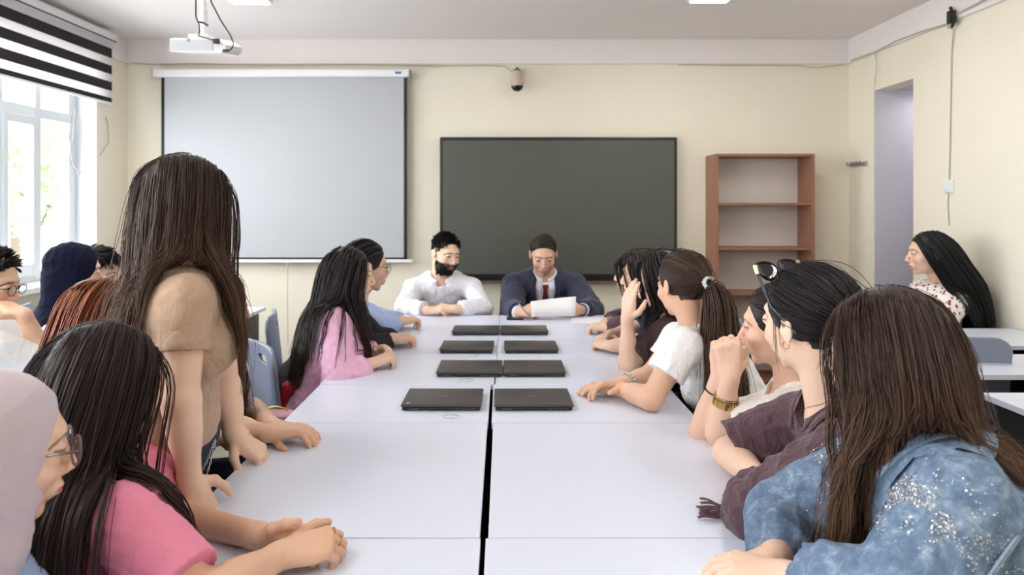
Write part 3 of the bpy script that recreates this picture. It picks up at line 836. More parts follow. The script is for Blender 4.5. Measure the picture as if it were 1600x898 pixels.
m = MB().box((XR, YF, 0), (XR+.14, DY0, ZC)).box((XR, DY1, 0), (XR+.14, YB, ZC)).box((XR, DY0, DZ), (XR+.14, DY1, ZC))
struct('wall_right', m, M_WALL, label='cream side wall with the doorway')
# lavender lined recess behind the doorway (its far cheek, near cheek, back and soffit)
m = MB().box((XR+.004, DY1-.004, 0), (XR+.85, DY1+.06, DZ+.06)).box((XR+.14, DY0-.06, 0), (XR+.85, DY0, DZ+.06)).box((XR+.80, DY0, 0), (XR+.86, DY1, DZ+.06)).box((XR+.14, DY0, DZ), (XR+.85, DY1, DZ+.06))
m.box((XR+.004, DY0, 0), (XR+.14, DY0+.004, DZ))
struct('door_1', m, M_LAV, label='open doorway recess lined in lavender grey')
area_light('recess_fill_lamp', (XR+.45, 4.88, DZ-.03), (0, 0, 0), .3, .3, 1.1, (1, .98, .96))  # unseen lamp added inside the recess to brighten its lining
# white frieze above a thin cable moulding
m = MB().box((XL, YB-.006, ZR), (XR, YB, ZC)).box((XR-.006, YF, ZR), (XR, YB, ZC)).box((XL, YF, ZR), (XL+.006, YB, ZC))
struct('trim_1', m, M_FRIEZE, label='white painted frieze under the ceiling')
m = MB().box((XL, YB-.022, ZR-.012), (XR, YB-.004, ZR+.012)).box((XR-.022, YF, ZR-.012), (XR-.004, YB, ZR+.012)).box((XL+.004, YF, ZR-.012), (XL+.022, YB, ZR+.012))
struct('trim_2', m, M_FRIEZE, label='narrow white moulding below the frieze')
m = MB().box((XL, YB-.015, 0), (XR, YB, .09)).box((XR-.015, YF, 0), (XR, DY0, .09)).box((XL, YF, 0), (XL+.015, YB, .09))
struct('baseboard_back', m, M_WOOD)
# windows
for i, (wy, ww) in enumerate(WINDOWS):
    y0, y1 = wy-ww/2, wy+ww/2; x0, x1 = XL-.22, XL-.155; m = MB(); g = MB()
    m.box((x0, y0, WZ0), (x1, y1, WZ0+.06)).box((x0, y0, WZ1-.06), (x1, y1, WZ1)).box((x0, y0, 2.03), (x1+.002, y1, 2.10))
    m.box((x0, y0, WZ0), (x1+.001, y0+.06, WZ1)).box((x0, y1-.06, WZ0), (x1+.001, y1, WZ1))
    n = 6; pw = (ww-.12)/n
    for k in range(n+1):
        yy = y0+.06+k*pw; wd = .034 if k % 2 == 0 else .028
        m.box((x0, yy-wd, WZ0+.02), (x1+.004, yy+wd, WZ1-.02))
    for k in range(n):
        ya, yb = y0+.06+k*pw, y0+.06+(k+1)*pw
        if k % 2 == 0:       # opening sash, a little proud of the frame
            for (a, b, c, d_) in ((ya+.0655, yb-.0655, WZ0+.05, WZ0+.13), (ya+.0655, yb-.0655, 1.97, 2.03), (ya+.02, ya+.065, WZ0+.05, 2.03), (yb-.065, yb-.02, WZ0+.05, 2.03)):
                m.box((x1-.01, a, c), (x1+.018, b, d_), .004)
        g.box((x0+.028, ya+.02, WZ0+.05), (x0+.034, yb-.02, WZ1-.05))
    w = struct('window_%d' % (i+1), m, M_PVC, label='white plastic window frame with narrow sashes')
    go = g.build('pane', M_GLASS, w)
    if i == 0:
        h = MB(); yh = 4.50; h.box((x1+.016, yh-.012, 1.36), (x1+.024, yh+.012, 1.43), .003).tube([(x1+.03, yh, 1.41), (x1+.05, yh, 1.41)], .007).box((x1+.044, yh-.009, 1.30), (x1+.056, yh+.009, 1.42), .004)
        h.build('handle', M_WHITEP, w)
    s = MB().box((XL-.16, y0+.001, WZ0-.030), (XL+.10, y1-.001, WZ0+.008), .006)
    struct('trim_%d' % (3+i), s, M_SILL, label='window sill')
    r = MB().box((XL-.20, y1-.004, WZ0), (XL, y1, WZ1)).box((XL-.20, y0, WZ0), (XL, y0+.004, WZ1))
    struct('trim_%d' % (6+i), r, M_PVC, label='white window reveal')
    # outside: lawn colour comes from the trees, see below

# striped roller blind over each window
def blind(y0, y1, label, z0=2.20):
    t = empty('roller_blind', (XL+.06, (y0+y1)/2, 2.72), label, 'blind', 'striped roller blinds on the window wall')
    B = V3(XL+.06, (y0+y1)/2, 2.72); x = XL+.055
    def mb(name, m, mt, par=t): m.V = [v-B for v in m.V]; return m.build(name, mt, par)
    mb('cassette', MB().box((XL+.006, y0, 2.665), (XL+.10, y1, 2.735), .012), M_WHITEP)
    mb('cassette_slot', MB().box((XL+.101, y0+.01, 2.668), (XL+.104, y1-.01, 2.676)), M_BLACK)
    k = MB(); w = MB()
    ks = [(2.625, 2.552), (2.495, 2.428), (2.370, 2.302), (2.247, 2.212)]
    prev = 2.668
    for a, b in ks: k.box((x, y0+.01, b), (x+.002, y1, a)); w.box((x, y0+.02, a), (x+.0015, y1-.01, prev)); prev = b
    mb('white_bands', w, M_BLINDW); mb('black_bands', k, M_BLINDK)
    mb('bottom_bar', MB().box((x-.006, y0+.01, 2.196), (x+.010, y1, 2.212), .003), M_WHITEP)
blind(2.75, 5.20, 'black and white striped roller blind over the window nearest the end wall')
m = MB(); a = P(118, 168, 5.02); b = P(165, 165, 5.2)
m.tube([a, P(114, 215, 5.02), P(110, 250, 5.03), P(122, 270, 5.05), P(140, 262, 5.08), P(158, 240, 5.15), P(170, 222, 5.22), P(168, 190, 5.22), P(158, 168, 5.2)], .0035)
m.tube([P(112, 176, 5.0), P(107, 215, 5.0), P(113, 255, 5.02), P(124, 272, 5.05), P(150, 245, 5.1), P(162, 230, 5.2)], .003)
props(m.build('blind_cord', M_WCABLE, None, True), 'thin grey cord loops hanging at the corner of the window', 'cord')
m = MB(); m.box(P(168, 368, 5.3)+V3(-.012, -.01, -.02), P(168, 368, 5.3)+V3(.012, .01, .03), .004)

# trees outside, washed out by the light
def tree(x, y, h, seed, label):
    rs = np.random.RandomState(seed); t = empty('tree', (x, y, -1.0), label, 'tree', 'trees outside the window'); B = V3(x, y, -1.0)
    m = MB(); m.tube([(0, 0, 0), (.05, .02, h*.3), (0, 0, h*.6)], [.14, .11, .07]); m.tube([(0, 0, h*.4), (.4, .3, h*.7)], [.06, .03]); m.tube([(0, 0, h*.45), (-.35, .2, h*.75)], [.06, .03])
    m.build('trunk', mat('bark', srgb(110, 92, 74), .9), t, True)
    n = 2600; c = rs.normal(size=(n, 3)); c /= np.linalg.norm(c, axis=1, keepdims=True); c *= (rs.rand(n, 1)**.4)*np.array([1.5, 1.6, 1.3]); c[:, 2] += h*.72
    a = rs.normal(size=(n, 3)); a /= np.linalg.norm(a, axis=1, keepdims=True); b = np.cross(a, rs.normal(size=(n, 3))); b /= np.linalg.norm(b, axis=1, keepdims=True)
    V = np.stack([c-a*.10, c+b*.05, c+a*.10, c-b*.05], 1).reshape(-1, 3); Q = np.arange(n*4).reshape(-1, 4)
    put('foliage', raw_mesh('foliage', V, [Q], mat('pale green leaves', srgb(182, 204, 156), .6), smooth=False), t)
tree(-8.5, 12.2, 4.2, 5, 'pale green leafy tree seen through the nearest pane of the window')
tree(-11.4, 15.8, 4.8, 6, 'pale green leafy tree further off outside the window')
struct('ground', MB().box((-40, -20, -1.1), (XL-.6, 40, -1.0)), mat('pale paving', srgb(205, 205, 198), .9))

# ceiling lamps
def lamp(x, y0, y1, label):
    t = empty('ceiling_light', (x, (y0+y1)/2, ZC), label, 'ceiling light', 'ceiling lights'); c = V3(x, (y0+y1)/2, ZC)
    MB().box((-.13, (y0-y1)/2, -.030), (.13, (y1-y0)/2, 0), .004).build('housing', M_WHITEP, t)
    MB().box((-.115, (y0-y1)/2+.015, -.034), (.115, (y1-y0)/2-.015, -.030)).build('diffuser', M_LAMP, t)
lamp(-1.635, 3.25, 4.45, 'lit white ceiling light beside the projector')
lamp(1.335, 3.25, 4.42, 'lit white ceiling light on the bookcase side of the room')
lamp(-1.635, .2, 1.4, 'unseen white ceiling light added to light the near left seats')  # out of view, added to light the near half of the room
lamp(1.335, .2, 1.4, 'unseen white ceiling light added to light the near right seats')  # its unseen twin, likewise added for the light it gives

# ------------------------------------------------------------------ wall fittings
SY = 5.44
def at(px, py, y=SY): return P(px, py, y)
t = empty('projection_screen', at(444, 405), 'large white pull-down projection screen with black borders on the end wall', 'projection screen'); B = at(444, 405)
def rel(m, B, name, mt, par, smooth=False):
    m.V = [v-B for v in m.V]; return m.build(name, mt, par, smooth)
lt, rb = at(252, 120), at(636, 406); w0, w1 = at(257, 120), at(631, 402)
rel(MB().box((w0[0], SY, w1[2]), (w1[0], SY+.002, w0[2])), B, 'screen_cloth', M_SCREENW, t)
rel(MB().box((lt[0], SY-.001, rb[2]), (w0[0], SY+.003, lt[2])).box((w1[0], SY-.001, rb[2]), (rb[0], SY+.003, lt[2])).box((lt[0], SY-.001, rb[2]), (rb[0], SY+.003, w1[2])), B, 'black_border', M_BLACK, t)
h0, h1 = at(241, 109), at(640, 121)
rel(MB().box((h0[0], SY-.035, h1[2]), (h1[0], YB-.006, h0[2]), .012), B, 'housing', M_WHITEP, t)
rel(MB().box((h0[0]-.008, SY-.03, h1[2]+.004), (h0[0], YB-.01, h0[2]+.003), .003), B, 'end_cap', M_GREYP, t)
rel(MB().box((h1[0], SY-.03, h1[2]+.004), (h1[0]+.008, YB-.01, h0[2]+.003), .003), B, 'end_cap', M_GREYP, t)
lg = at(622, 113.5, SY-.037); rel(MB().box(lg+V3(-.024, 0, -.008), lg+V3(.024, .002, .008), .0008), B, 'badge', mat('blue badge', srgb(60, 84, 168), .5), t)
b0, b1 = at(347, 405), at(645, 410); rel(MB().box((at(247, 405)[0], SY-.008, b1[2]), (b1[0], SY+.012, b0[2]), .004), B, 'bottom_bar', M_WHITEP, t)
c = at(450, 411); rel(MB().tube([c, at(450, 416)], .012, 8).tube([at(450, 412), at(449, 450), at(450, 540)], .0025), B, 'pull_cord', M_WCABLE, t)

TY = 5.43
B = at(873, 438, TY); t = empty('interactive_display', B, 'large switched-off black interactive display hanging behind the two seated men', 'display')
a, b = at(687, 214, TY), at(1058.5, 439, TY)
rel(MB().box((a[0], TY, b[2]), (b[0], YB-.02, a[2]), .010), B, 'casing', M_BEZEL, t)
a2, b2 = at(692, 219.5, TY), at(1053.5, 428, TY)
rel(MB().box((a2[0], TY-.004, b2[2]), (b2[0], TY+.001, a2[2]), .001), B, 'screen', M_PANEL, t)
rel(MB().box((a[0]+.02, TY-.010, b[2]-.010), (b[0]-.02, TY+.03, b[2]+.002), .003), B, 'pen_tray', mat('reddish brown strip', srgb(120, 84, 74), .5), t)
rel(MB().box((a[0]+.8, TY-.004, b[2]+.018), (a[0]+.93, TY-.001, b[2]+.028), .0004), B, 'logo', mat('faint grey lettering', srgb(60, 60, 64), .4), t)
rel(MB().box((a[0]+.9, TY+.04, b[2]+.3), (a[0]+1.0, YB-.004, b[2]+.9)), B, 'wall_bracket', M_LEG, t)

# bookcase: sides, top, three shelves above a white back, closed low part
BY0, BY1 = 5.25, YB-.004
bx0, bx1, bt = 1.652, 2.418, 1.826
B = V3((bx0+bx1)/2, (BY0+BY1)/2, 0); t = empty('bookcase', B, 'tall empty brown bookcase with a pale back standing against the end wall', 'bookcase')
rel(MB().box((bx0, BY0, 0), (bx0+.022, BY1, bt-.0205), .0015), B, 'side_panel', M_WOOD, t)
rel(MB().box((bx1-.022, BY0, 0), (bx1, BY1, bt-.0205), .0015), B, 'side_panel', M_WOOD, t)
rel(MB().box((bx0, BY0-.002, bt-.020), (bx1, BY1, bt), .0015), B, 'top', M_WOOD, t)
for z in (1.445, 1.098, .747, .40, .06):
    rel(MB().box((bx0+.0225, BY0+.008, z-.018), (bx1-.0225, BY1-.010, z), .001), B, 'shelf', M_WOOD, t)
rel(MB().box((bx0+.0225, BY1-.009, .061), (bx1-.0225, BY1-.001, bt-.021)), B, 'back_panel', M_BACKB, t)

# projector under the ceiling
PY = 3.30
B = P(308, 58, PY); t = empty('projector', (B[0]+.03, PY, ZC), 'white projector hanging from a ceiling pole with black cables', 'projector'); B = V3(B[0]+.03, PY, ZC)
a, b = P(265, 59, PY), P(352, 81, PY)
poly = [(a[0], b[2]+.004), (a[0]+.01, b[2]), (b[0]-.02, b[2]-.006), (b[0], b[2]+.010), (b[0]+.002, b[2]+.035), (b[0]-.045, a[2]-.004), (a[0]+.01, a[2]), (a[0], a[2]-.004)]
pj = MB().prism(poly, PY, PY+.21); pj.V = [v+np.stack([0*v[:, 0], 0*v[:, 0], .17*(v[:, 1]-PY)], 1) for v in pj.V]; rel(pj, B, 'casing', M_WHITEP, t)
rel(MB().box((a[0]+.003, PY-.003, b[2]+.006), (b[0]-.06, PY-.0005, a[2]-.012), .0008), B, 'rear_panel', mat('pale grey plastic', srgb(205, 208, 214), .5), t)
rel(MB().lathe([(.009, 0), (.009, .004), (.004, .005)], P(295, 63, PY)+V3(0, -.004, 0), 14, 1), B, 'knob', M_GREYP, t)
pc = P(318, 60, PY+.09)
rel(MB().tube([(pc[0], PY+.09, ZC), (pc[0], PY+.09, pc[2]+.13)], .014, 12).tube([(pc[0], PY+.09, pc[2]+.14), (pc[0], PY+.09, pc[2]-.01)], .020, 12).lathe([(.06, -.012), (.06, -.001)], (pc[0], PY+.09, ZC), 20), B, 'pole', M_WHITEP, t)
rel(MB().box((pc[0]-.05, PY+.03, a[2]+.004), (pc[0]+.05, PY+.15, a[2]+.028), .004), B, 'mount_plate', M_WHITEP, t)
rel(MB().tube([P(308, -60, PY-.01), P(306, 5, PY-.01), P(306, 26, PY-.01), P(311, 38, PY-.01), P(312, 50, PY-.01), P(310, 56, PY-.015), P(322, 59, PY-.02), P(334, 63, PY-.02)], .0035).box(P(339, 64, PY-.02)+V3(-.016, -.01, -.012), P(339, 64, PY-.02)+V3(.012, .012, .010), .003)
    .tube([P(309, 34, PY-.012), P(318, 35.5, PY-.012), P(325, 40, PY-.012)], .005), B, 'power_cable', M_CABLE, t, True)
rel(MB().tube([P(322, -60, PY), P(330, 3, PY-.01), P(345, 32, PY-.01), P(360, 55, PY-.01), P(365, 68, PY-.01), P(362, 76, PY-.01), P(357, 79, PY-.012)], .0035).box(P(353, 79, PY-.012)+V3(-.015, -.006, -.006), P(353, 79, PY-.012)+V3(.014, .006, .006), .002), B, 'video_cable', M_CABLE, t, True)

# dome camera
c = P(808, 112, 5.40); B = V3(c[0], YB, c[2]+.03); t = empty('security_camera', B, 'small beige dome security camera on the end wall above the display', 'camera')
M_BEI = mat('beige camera plastic', srgb(196, 180, 160), .4)
rel(MB().box((c[0]-.03, YB-.03, c[2]-.03), (c[0]+.03, YB-.001, c[2]+.04), .006).tube([(c[0], YB-.02, c[2]+.015), (c[0], 5.42, c[2]+.03), (c[0], 5.40, c[2]+.01)], .012, 10), B, 'bracket', mat('dark green grey bracket', srgb(76, 80, 66), .5), t)
cc = (c[0], 5.40, c[2])
rel(MB().lathe([(.008, .012), (.034, .005), (.042, -.02), (.044, -.055), (.054, -.075), (.056, -.105), (.050, -.115), (.0, -.116)], cc, 28), B, 'housing', M_BEI, t, True)
rel(MB().lathe([(.049, -.112)]+[(.049*math.cos(x), -.112-.046*math.sin(x)) for x in np.linspace(.1, 1.5, 8)], cc, 28), B, 'dome', mat('black dome glass', srgb(12, 12, 16), .06), t, True)
# cables
m = MB(); pts = [P(760, 101, YB-.025), P(780, 103, YB-.025), P(795, 106, YB-.03), P(803, 113, YB-.04)]
props(MB().tube([P(x, y, YB-.03) for x, y in ((205, 98), (240, 100.5), (300, 99), (420, 102), (560, 101), (680, 103), (765, 102), (790, 104), (801, 112))], .004).build('cable', M_WCABLE, None, True), 'grey cable sagging under the moulding towards the dome camera', 'cable')
props(MB().tube([P(x, y, YB-.03) for x, y in ((1060, 101), (1150, 102), (1240, 102), (1275, 106), (1318, 101))], .003).build('cable', M_WCABLE, None, True), 'thin pale cable along the moulding above the bookcase', 'cable')
def rp(px, py, off=.03):
    y = F_PX*(XR-off)/(px-CX); return P(px, py, y)
props(MB().tube([rp(1330, 94), rp(1368, 81), rp(1400, 64), rp(1440, 49), rp(1484, 36), rp(1492, 24), rp(1510, 14), rp(1545, -4)], .005).tube([rp(1368, 82), rp(1370, 100), rp(1366, 140)], .003).build('cable', M_WCABLE, None, True), 'grey cable climbing along the frieze of the side wall', 'cable')
props(MB().box(rp(1489, 28)+V3(-.03, -.02, -.035), rp(1489, 28)+V3(.01, .02, .045), .008).tube([rp(1485, 12), rp(1493, 30, .05), rp(1487, 42)], .010, 7).build('cable_clip', mat('black clip', srgb(40, 42, 40), .6), None, True), 'black cable junction hanging at the top of the side wall', 'clip')
props(MB().tube([rp(1484, 34, .04), rp(1481, 44, .02), rp(1490, 46, .015), rp(1487, 80, .006), rp(1485, 200, .006), rp(1483, 284, .006)], .0035).tube([rp(1482, 298, .006), rp(1481, 320, .005), rp(1483, 352, .006)], .003).build('cable', M_WCABLE, None, True), 'thin cable hanging straight down the side wall to a white switch', 'cable')
sp = rp(1484, 291, 0)
t = empty('light_switch', sp, 'small white switch on the side wall at the end of the hanging cable', 'switch')
MB().box((-.012, -.045, -.04), (-.001, .045, .04), .003).build('plate', M_WHITEP, t); MB().box((-.016, -.025, -.025), (-.012, .025, .025), .002).build('rocker', M_WHITEP, t)
# coat hooks
h0, h1 = rp(1327, 258, .02), rp(1352, 255, .02)
t = empty('coat_rack', (h0+h1)/2, 'short grey coat hook rail on the side wall beside the doorway', 'coat rack'); B = (h0+h1)/2
yy0, yy1 = h1[1], h0[1]; z = B[2]
rel(MB().box((XR-.014, yy0, z-.018), (XR-.001, yy1, z+.018), .003), B, 'rail', M_GREYP, t)
for i in range(5):
    y = yy0+(i+.5)*(yy1-yy0)/5
    rel(MB().tube([(XR-.014, y, z), (XR-.045, y, z-.005), (XR-.055, y, z+.02)], .005), B, 'hook', mat('dull metal', srgb(120, 112, 108), .4, metal=.5), t, True)

# ------------------------------------------------------------------ desks
def desk(x0, x1, y0, y1, label, group, rot=0, z=.75, legs='panel'):
    c = V3((x0+x1)/2, (y0+y1)/2, 0); t = empty('desk', c, label, 'desk', group, rot); w, d = (x1-x0)/2, (y1-y0)/2
    MB().box((-w, -d, z-.022), (w, d, z), .0018).build('desktop', M_TOP, t)
    for s in (-1, 1):
        MB().box((s*(w-.045)-.009, -d+.03, .03), (s*(w-.045)+.009, d-.03, z-.024), .002).build('side_panel', M_DARK, t)
        MB().tube([(s*(w-.045), -d+.03, .016), (s*(w-.045), d-.03, .016)], .016, 8).build('foot', M_LEG, t)
    MB().box((-w+.056, d-.09 if rot == 0 else -.01, .30), (w-.056, d-.075 if rot == 0 else .005, z-.024), .001).build('modesty_panel', M_DARK, t)
    return t
grp = 'white desks pushed together into the long table'
ROWS = [(.66, 1.385, 'nearest'), (1.389, 2.118, 'second'), (2.122, 2.572, 'third'), (2.576, 3.0, 'fourth'), (3.004, 3.428, 'fifth'), (3.432, 4.19, 'last')]
for i, (a, b, w) in enumerate(ROWS):
    gl = (-.0445, -.0465, -.045, -.032, -.026, -.020)[i]; gr = (-.034, -.029, -.034, -.026, -.022, -.016)[i]
    place = {'nearest': 'nearest the camera', 'second': 'second from the camera', 'third': 'third from the camera, under the nearest laptops', 'fourth': 'fourth from the camera',
             'fifth': 'fifth from the camera', 'last': 'at the far end before the two men'}[w]
    desk(-.682-.004*i, gl, a, b-.001*(i == 0), 'white desk, left half of the long table, %s' % place, grp)
    desk(gr, .608+.006*i, a+.002*(i == 0), b-.003*(i in (1,)), 'white desk, right half of the long table, %s' % place, grp)
grp = 'separate white desks along the side wall'
desk(1.735, 2.80, 1.93, 2.46, 'white separate desk by the side wall, its corner showing beside the denim jacket', grp)
desk(1.62, 2.80, 2.72, 3.09, 'white separate desk by the side wall, middle one of the three', grp)
desk(1.62, 2.80, 3.28, 3.74, 'white separate desk in front of the woman in the leaf print blouse', grp)
grp = 'white desks along the window side'
desk(-2.72, -1.575, 4.02, 4.52, 'white desk with dark grey side standing below the projection screen', grp)
desk(-2.12, -1.46, 2.30, 2.98, 'white desk under the elbow of the young man in glasses', grp)
# oval cable stickers on the desk tops
for i, (px, py) in enumerate(((706, 650.5), (729, 593.5), (741, 555))):
    c = T(px, py, .7505); m = MB()
    m.tube([c+V3(.028*math.cos(a), .020*math.sin(a), 0) for a in np.linspace(0, 6.283, 30, endpoint=False)], .0007, 5, closed=True)
    m.tube([c+V3(.010*math.cos(a)+.01, .012*math.sin(a), 0) for a in np.linspace(0, 4.5, 16)], .0006, 5)
    props(m.build('pen_mark', M_GREYP, None), 'faint grey ring mark on the white desk %s' % ('before the nearest left laptop', 'before the second left laptop', 'before the third left laptop')[i], 'mark', 'ring marks on the desks')

# ------------------------------------------------------------------ laptops
def laptop(xf0, xf1, yf, yb, xb0, xb1, label, sticker=False):
    z = .7505; h = .021; t = empty('laptop', ((xf0+xf1)/2, (yf+yb)/2, z), label, 'laptop', 'closed laptops down the middle of the long table')
    w = (xf1-xf0)/2; d = (yb-yf)/2; sk = ((xb0+xb1)-(xf0+xf1))/2; M = (np.array([[1, sk/(2*d) * 1.0, 0], [0, 1, 0], [0, 0, 1]]), V3(0, 0, 0))
    M = (np.array([[math.cos(-sk/(2*d)), -math.sin(-sk/(2*d)), 0], [math.sin(-sk/(2*d)), math.cos(-sk/(2*d)), 0], [0, 0, 1]]), V3(0, 0, 0))
    MB().box((-w+.004, -d+.003, .001), (w-.004, d-.003, h*.55), .004).build('base', M_LAPB, t, True, M)
    MB().box((-w, -d, h*.58), (w, d, h), .004).build('lid', M_LAPTOP, t, True, M)
    lid_logo = MB().prism([(-.016+.010, -.010), (-.006+.010, -.010), (.006+.01, .010), (-.004+.01, .010)], h, h+.0004, 2).prism([(-.022, -.010), (-.014, -.010), (-.004, .010), (-.012, .010)], h, h+.0004, 2)
    lid_logo.build('logo', M_LOGO, t, False, M)
    p = MB()
    for k in range(4): p.box((w*.35+k*.018, -d+.0018, .004), (w*.35+.012+k*.018, -d+.0034, .0085))
    p.box((-w*.8, -d+.0018, .003), (-w*.55, -d+.0034, .009)); p.build('port', mat('port grey', srgb(70, 70, 74), .4), t, False, M)
    MB().tube([(-w*.7, d-.006, h*.56), (w*.7, d-.006, h*.56)], .0055, 8).build('hinge', M_LAPB, t, True, M)
    if sticker: MB().lathe([(.008, 0), (.008, .0004)], (-w+.022, -d+.022, h), 16).build('sticker', M_GREYP, t, False, M)
laptop(-.335, -.068, 2.235, 2.44, -.331, -.069, 'closed dark laptop nearest the camera on the left of the gap', True)
laptop(-.028, .235, 2.235, 2.44, -.030, .232, 'closed dark laptop nearest the camera on the right of the gap')
laptop(-.262, .000, 2.675, 2.885, -.258, -.001, 'closed dark laptop on the left in the second pair from the camera')
laptop(.004, .252, 2.675, 2.885, .004, .252, 'closed dark laptop on the right in the second pair from the camera')
laptop(-.288, -.040, 3.10, 3.30, -.286, -.034, 'closed dark laptop on the left in the third pair from the camera')
laptop(.008, .258, 3.10, 3.30, .008, .258, 'closed dark laptop on the right in the third pair from the camera')
laptop(-.264, -.013, 3.53, 3.72, -.262, -.012, 'closed dark laptop on the left in the pair nearest the two men')
laptop(-.010, .240, 3.53, 3.72, -.010, .238, 'closed dark laptop on the right in the pair nearest the two men')

# ------------------------------------------------------------------ chairs
def chair_master():
    W, Hh = .205, .20; parts = {}
    # backrest: bowed rounded shell with a slot
    def bow(p): return p
    lo = V3(-.26, -.32, .46); hi = V3(.26, -.08, .90)
    x0 = RBox((0, -.20, .675), (.205, .10, .185), .075)
    h = .006; n = np.ceil((hi-lo)/h).astype(int)+1; ax = [lo[i]+h*np.arange(n[i]) for i in range(3)]
    X, Y, Z = np.meshgrid(*ax, indexing='ij')
    yy = Y+.20+.09*(1-(X/.21)**2)*-1*.35+.10*(Z-.67)+.06*(Z-.67)**2
    out = np.sqrt(np.maximum(np.abs(X)-.135-.03*np.clip((.75-Z)*2, -1, 1)*0, 0)**2+np.maximum(np.abs(Z-.675)-.115, 0)**2)-.07
    F1 = np.maximum(out, np.abs(yy)-.009)
    slot = np.maximum(np.sqrt(np.maximum(np.abs(X)-.035, 0)**2+(Z-.795)**2)-.016, -1)
    F1 = np.maximum(F1, -slot); parts['backrest'] = surfnet(F1.astype(np.float32), lo, h)
    V, Q = sdf_mesh([G([(1, RBox((0, .02, .455), (.215, .215, .014), .012), 0)], 0)], .009, disp=lambda p: .35*(p[:, 0]**2)*-1*.3+.02*np.clip(-(p[:, 1]+.15)*3, 0, 1)*0)
    parts['seat'] = (V, Q)
    return parts
_cp = chair_master(); _cm = {}
for cn, mt in (('blue', M_CHAIR), ('lav', M_CHAIRL)):
    for pn in ('seat', 'backrest'): _cm[cn, pn] = raw_mesh(pn, _cp[pn][0], [_cp[pn][1]], mt)
def leg_mesh(sx, sy):
    m = MB().tube([(sx*.17, sy*.15+.02, .44), (sx*.21, sy*.21+.02, .012)], .011, 8).lathe([(.016, 0), (.016, .02)], (sx*.21, sy*.21+.02, 0), 10)
    o = m.build('leg', M_CHROME, None, True); me = o.data; bpy.data.objects.remove(o); return me
_legs = [leg_mesh(a, b) for a in (-1, 1) for b in (-1, 1)]
_bf = []
for _s in (-1, 1):
    _o = MB().tube([(_s*.15, .0, .440), (_s*.15, -.20, .445), (_s*.15, -.225, .52), (_s*.13, -.215, .60)], .011, 8).build('back_support', M_CHROME, None, True)
    _bf.append(_o.data); bpy.data.objects.remove(_o)
def chair(x, y, az, label, kind='blue', group='plastic chairs with metal legs'):
    """az: the way the sitter faces"""
    t = empty('chair', (x, y, 0), label, 'chair', group, -math.radians(az))
    for pn in ('seat', 'backrest'): put(pn, _cm[kind, pn], t)
    for me in _legs: put('leg', me, t)
    for me in _bf: put('back_support', me, t)
    return t
# ------------------------------------------------------------------ people: materials
M_SKIN = mat('skin', (.6, .4, .3), .48, spec=.35, attr=True, bump=(260, .10), sss=.06)
M_EYE = mat('eye', (.8, .8, .8), .12, attr=True, spec=.6)
M_HAIR = mat('hair', (.02, .01, .01), .50, attr=True, spec=.40)
M_LENS = mat('spectacle lens', (.9, .9, .92), .03, alpha=.16, spec=.7)
M_SHOE = mat('dark shoes', srgb(40, 38, 40), .5)
M_JEANS = mat('dark blue jeans', srgb(34, 40, 64), .8, var=(30, .12), bump=(220, .25))
M_BLACKT = mat('black trousers', srgb(30, 30, 34), .8)
M_PINK = mat('pink cotton jersey', srgb(224, 132, 158), crease=(9, 0.42), rough=.85, bump=(300, .12), sheen=.1)
M_PINKB = mat('light pink shirt cotton', srgb(238, 186, 216), crease=(11, 0.6), rough=.8, bump=(240, .12), sheen=.1)
M_TAN = mat('tan cotton jersey', srgb(182, 153, 129), crease=(9, 0.38), rough=.85, bump=(300, .12), sheen=.1)
M_WHITET = mat('white cotton', srgb(236, 236, 236), crease=(10, 0.4), rough=.85, bump=(260, .12))
M_WHITES = mat('white shirt', srgb(232, 232, 240), crease=(11, 0.5), rough=.8, bump=(200, .10))
M_LBLUE = mat('light blue shirt', srgb(170, 190, 228), crease=(10, 0.4), rough=.8, bump=(200, .10))
M_NAVY = mat('navy suit wool', srgb(34, 36, 66), crease=(8, 0.4), rough=.75, bump=(400, .12), sheen=.2)
M_TIE = mat('dark red tie', srgb(96, 26, 38), .55)
M_BLACKJ = mat('black knit', srgb(24, 24, 30), crease=(10, 0.4), rough=.85, bump=(300, .12))
M_MAUVE = mat('mauve grey scarf', srgb(196, 182, 190), .75, bump=(420, .10), sheen=.2)
M_NAVYS = mat('navy scarf', srgb(14, 17, 42), .9, bump=(300, .12), spec=.2)
M_BURG = mat('plum crepe blouse', srgb(84, 58, 66), crease=(16, 0.55), rough=.8, bump=(150, .30), sheen=.15)
M_BROWNL = mat('dark brown lace', srgb(66, 42, 44), crease=(10, 0.4), rough=.85, bump=(90, .8))
M_CREAM = mat('off white chiffon', srgb(234, 228, 222), crease=(16, 0.6), rough=.8, bump=(90, .3))
M_BANDK = mat('black elastic', srgb(18, 18, 18), .7)
M_BEADP = mat('pink beads', srgb(220, 120, 140), .25)

def m_floral():
    m = mat('cream fabric with red leaf print', srgb(238, 232, 226), .8); nt = m.node_tree; b = nt.nodes['Principled BSDF']
    tc = nt.nodes.new('ShaderNodeTexCoord'); mp = nt.nodes.new('ShaderNodeMapping'); mp.inputs['Scale'].default_value = (40, 40, 22); mp.inputs['Rotation'].default_value = (.5, .6, .2)
    v = nt.nodes.new('ShaderNodeTexVoronoi'); v.inputs['Scale'].default_value = 1.0
    r = nt.nodes.new('ShaderNodeValToRGB'); r.color_ramp.elements[0].position = .30; r.color_ramp.elements[1].position = .36
    r.color_ramp.elements[0].color = (*srgb(140, 56, 74), 1); r.color_ramp.elements[1].color = (*srgb(238, 232, 226), 1)
    nt.links.new(tc.outputs['Object'], mp.inputs['Vector']); nt.links.new(mp.outputs[0], v.inputs['Vector']); nt.links.new(v.outputs['Distance'], r.inputs[0]); nt.links.new(r.outputs[0], b.inputs['Base Color'])
    return m
M_FLORAL = m_floral()
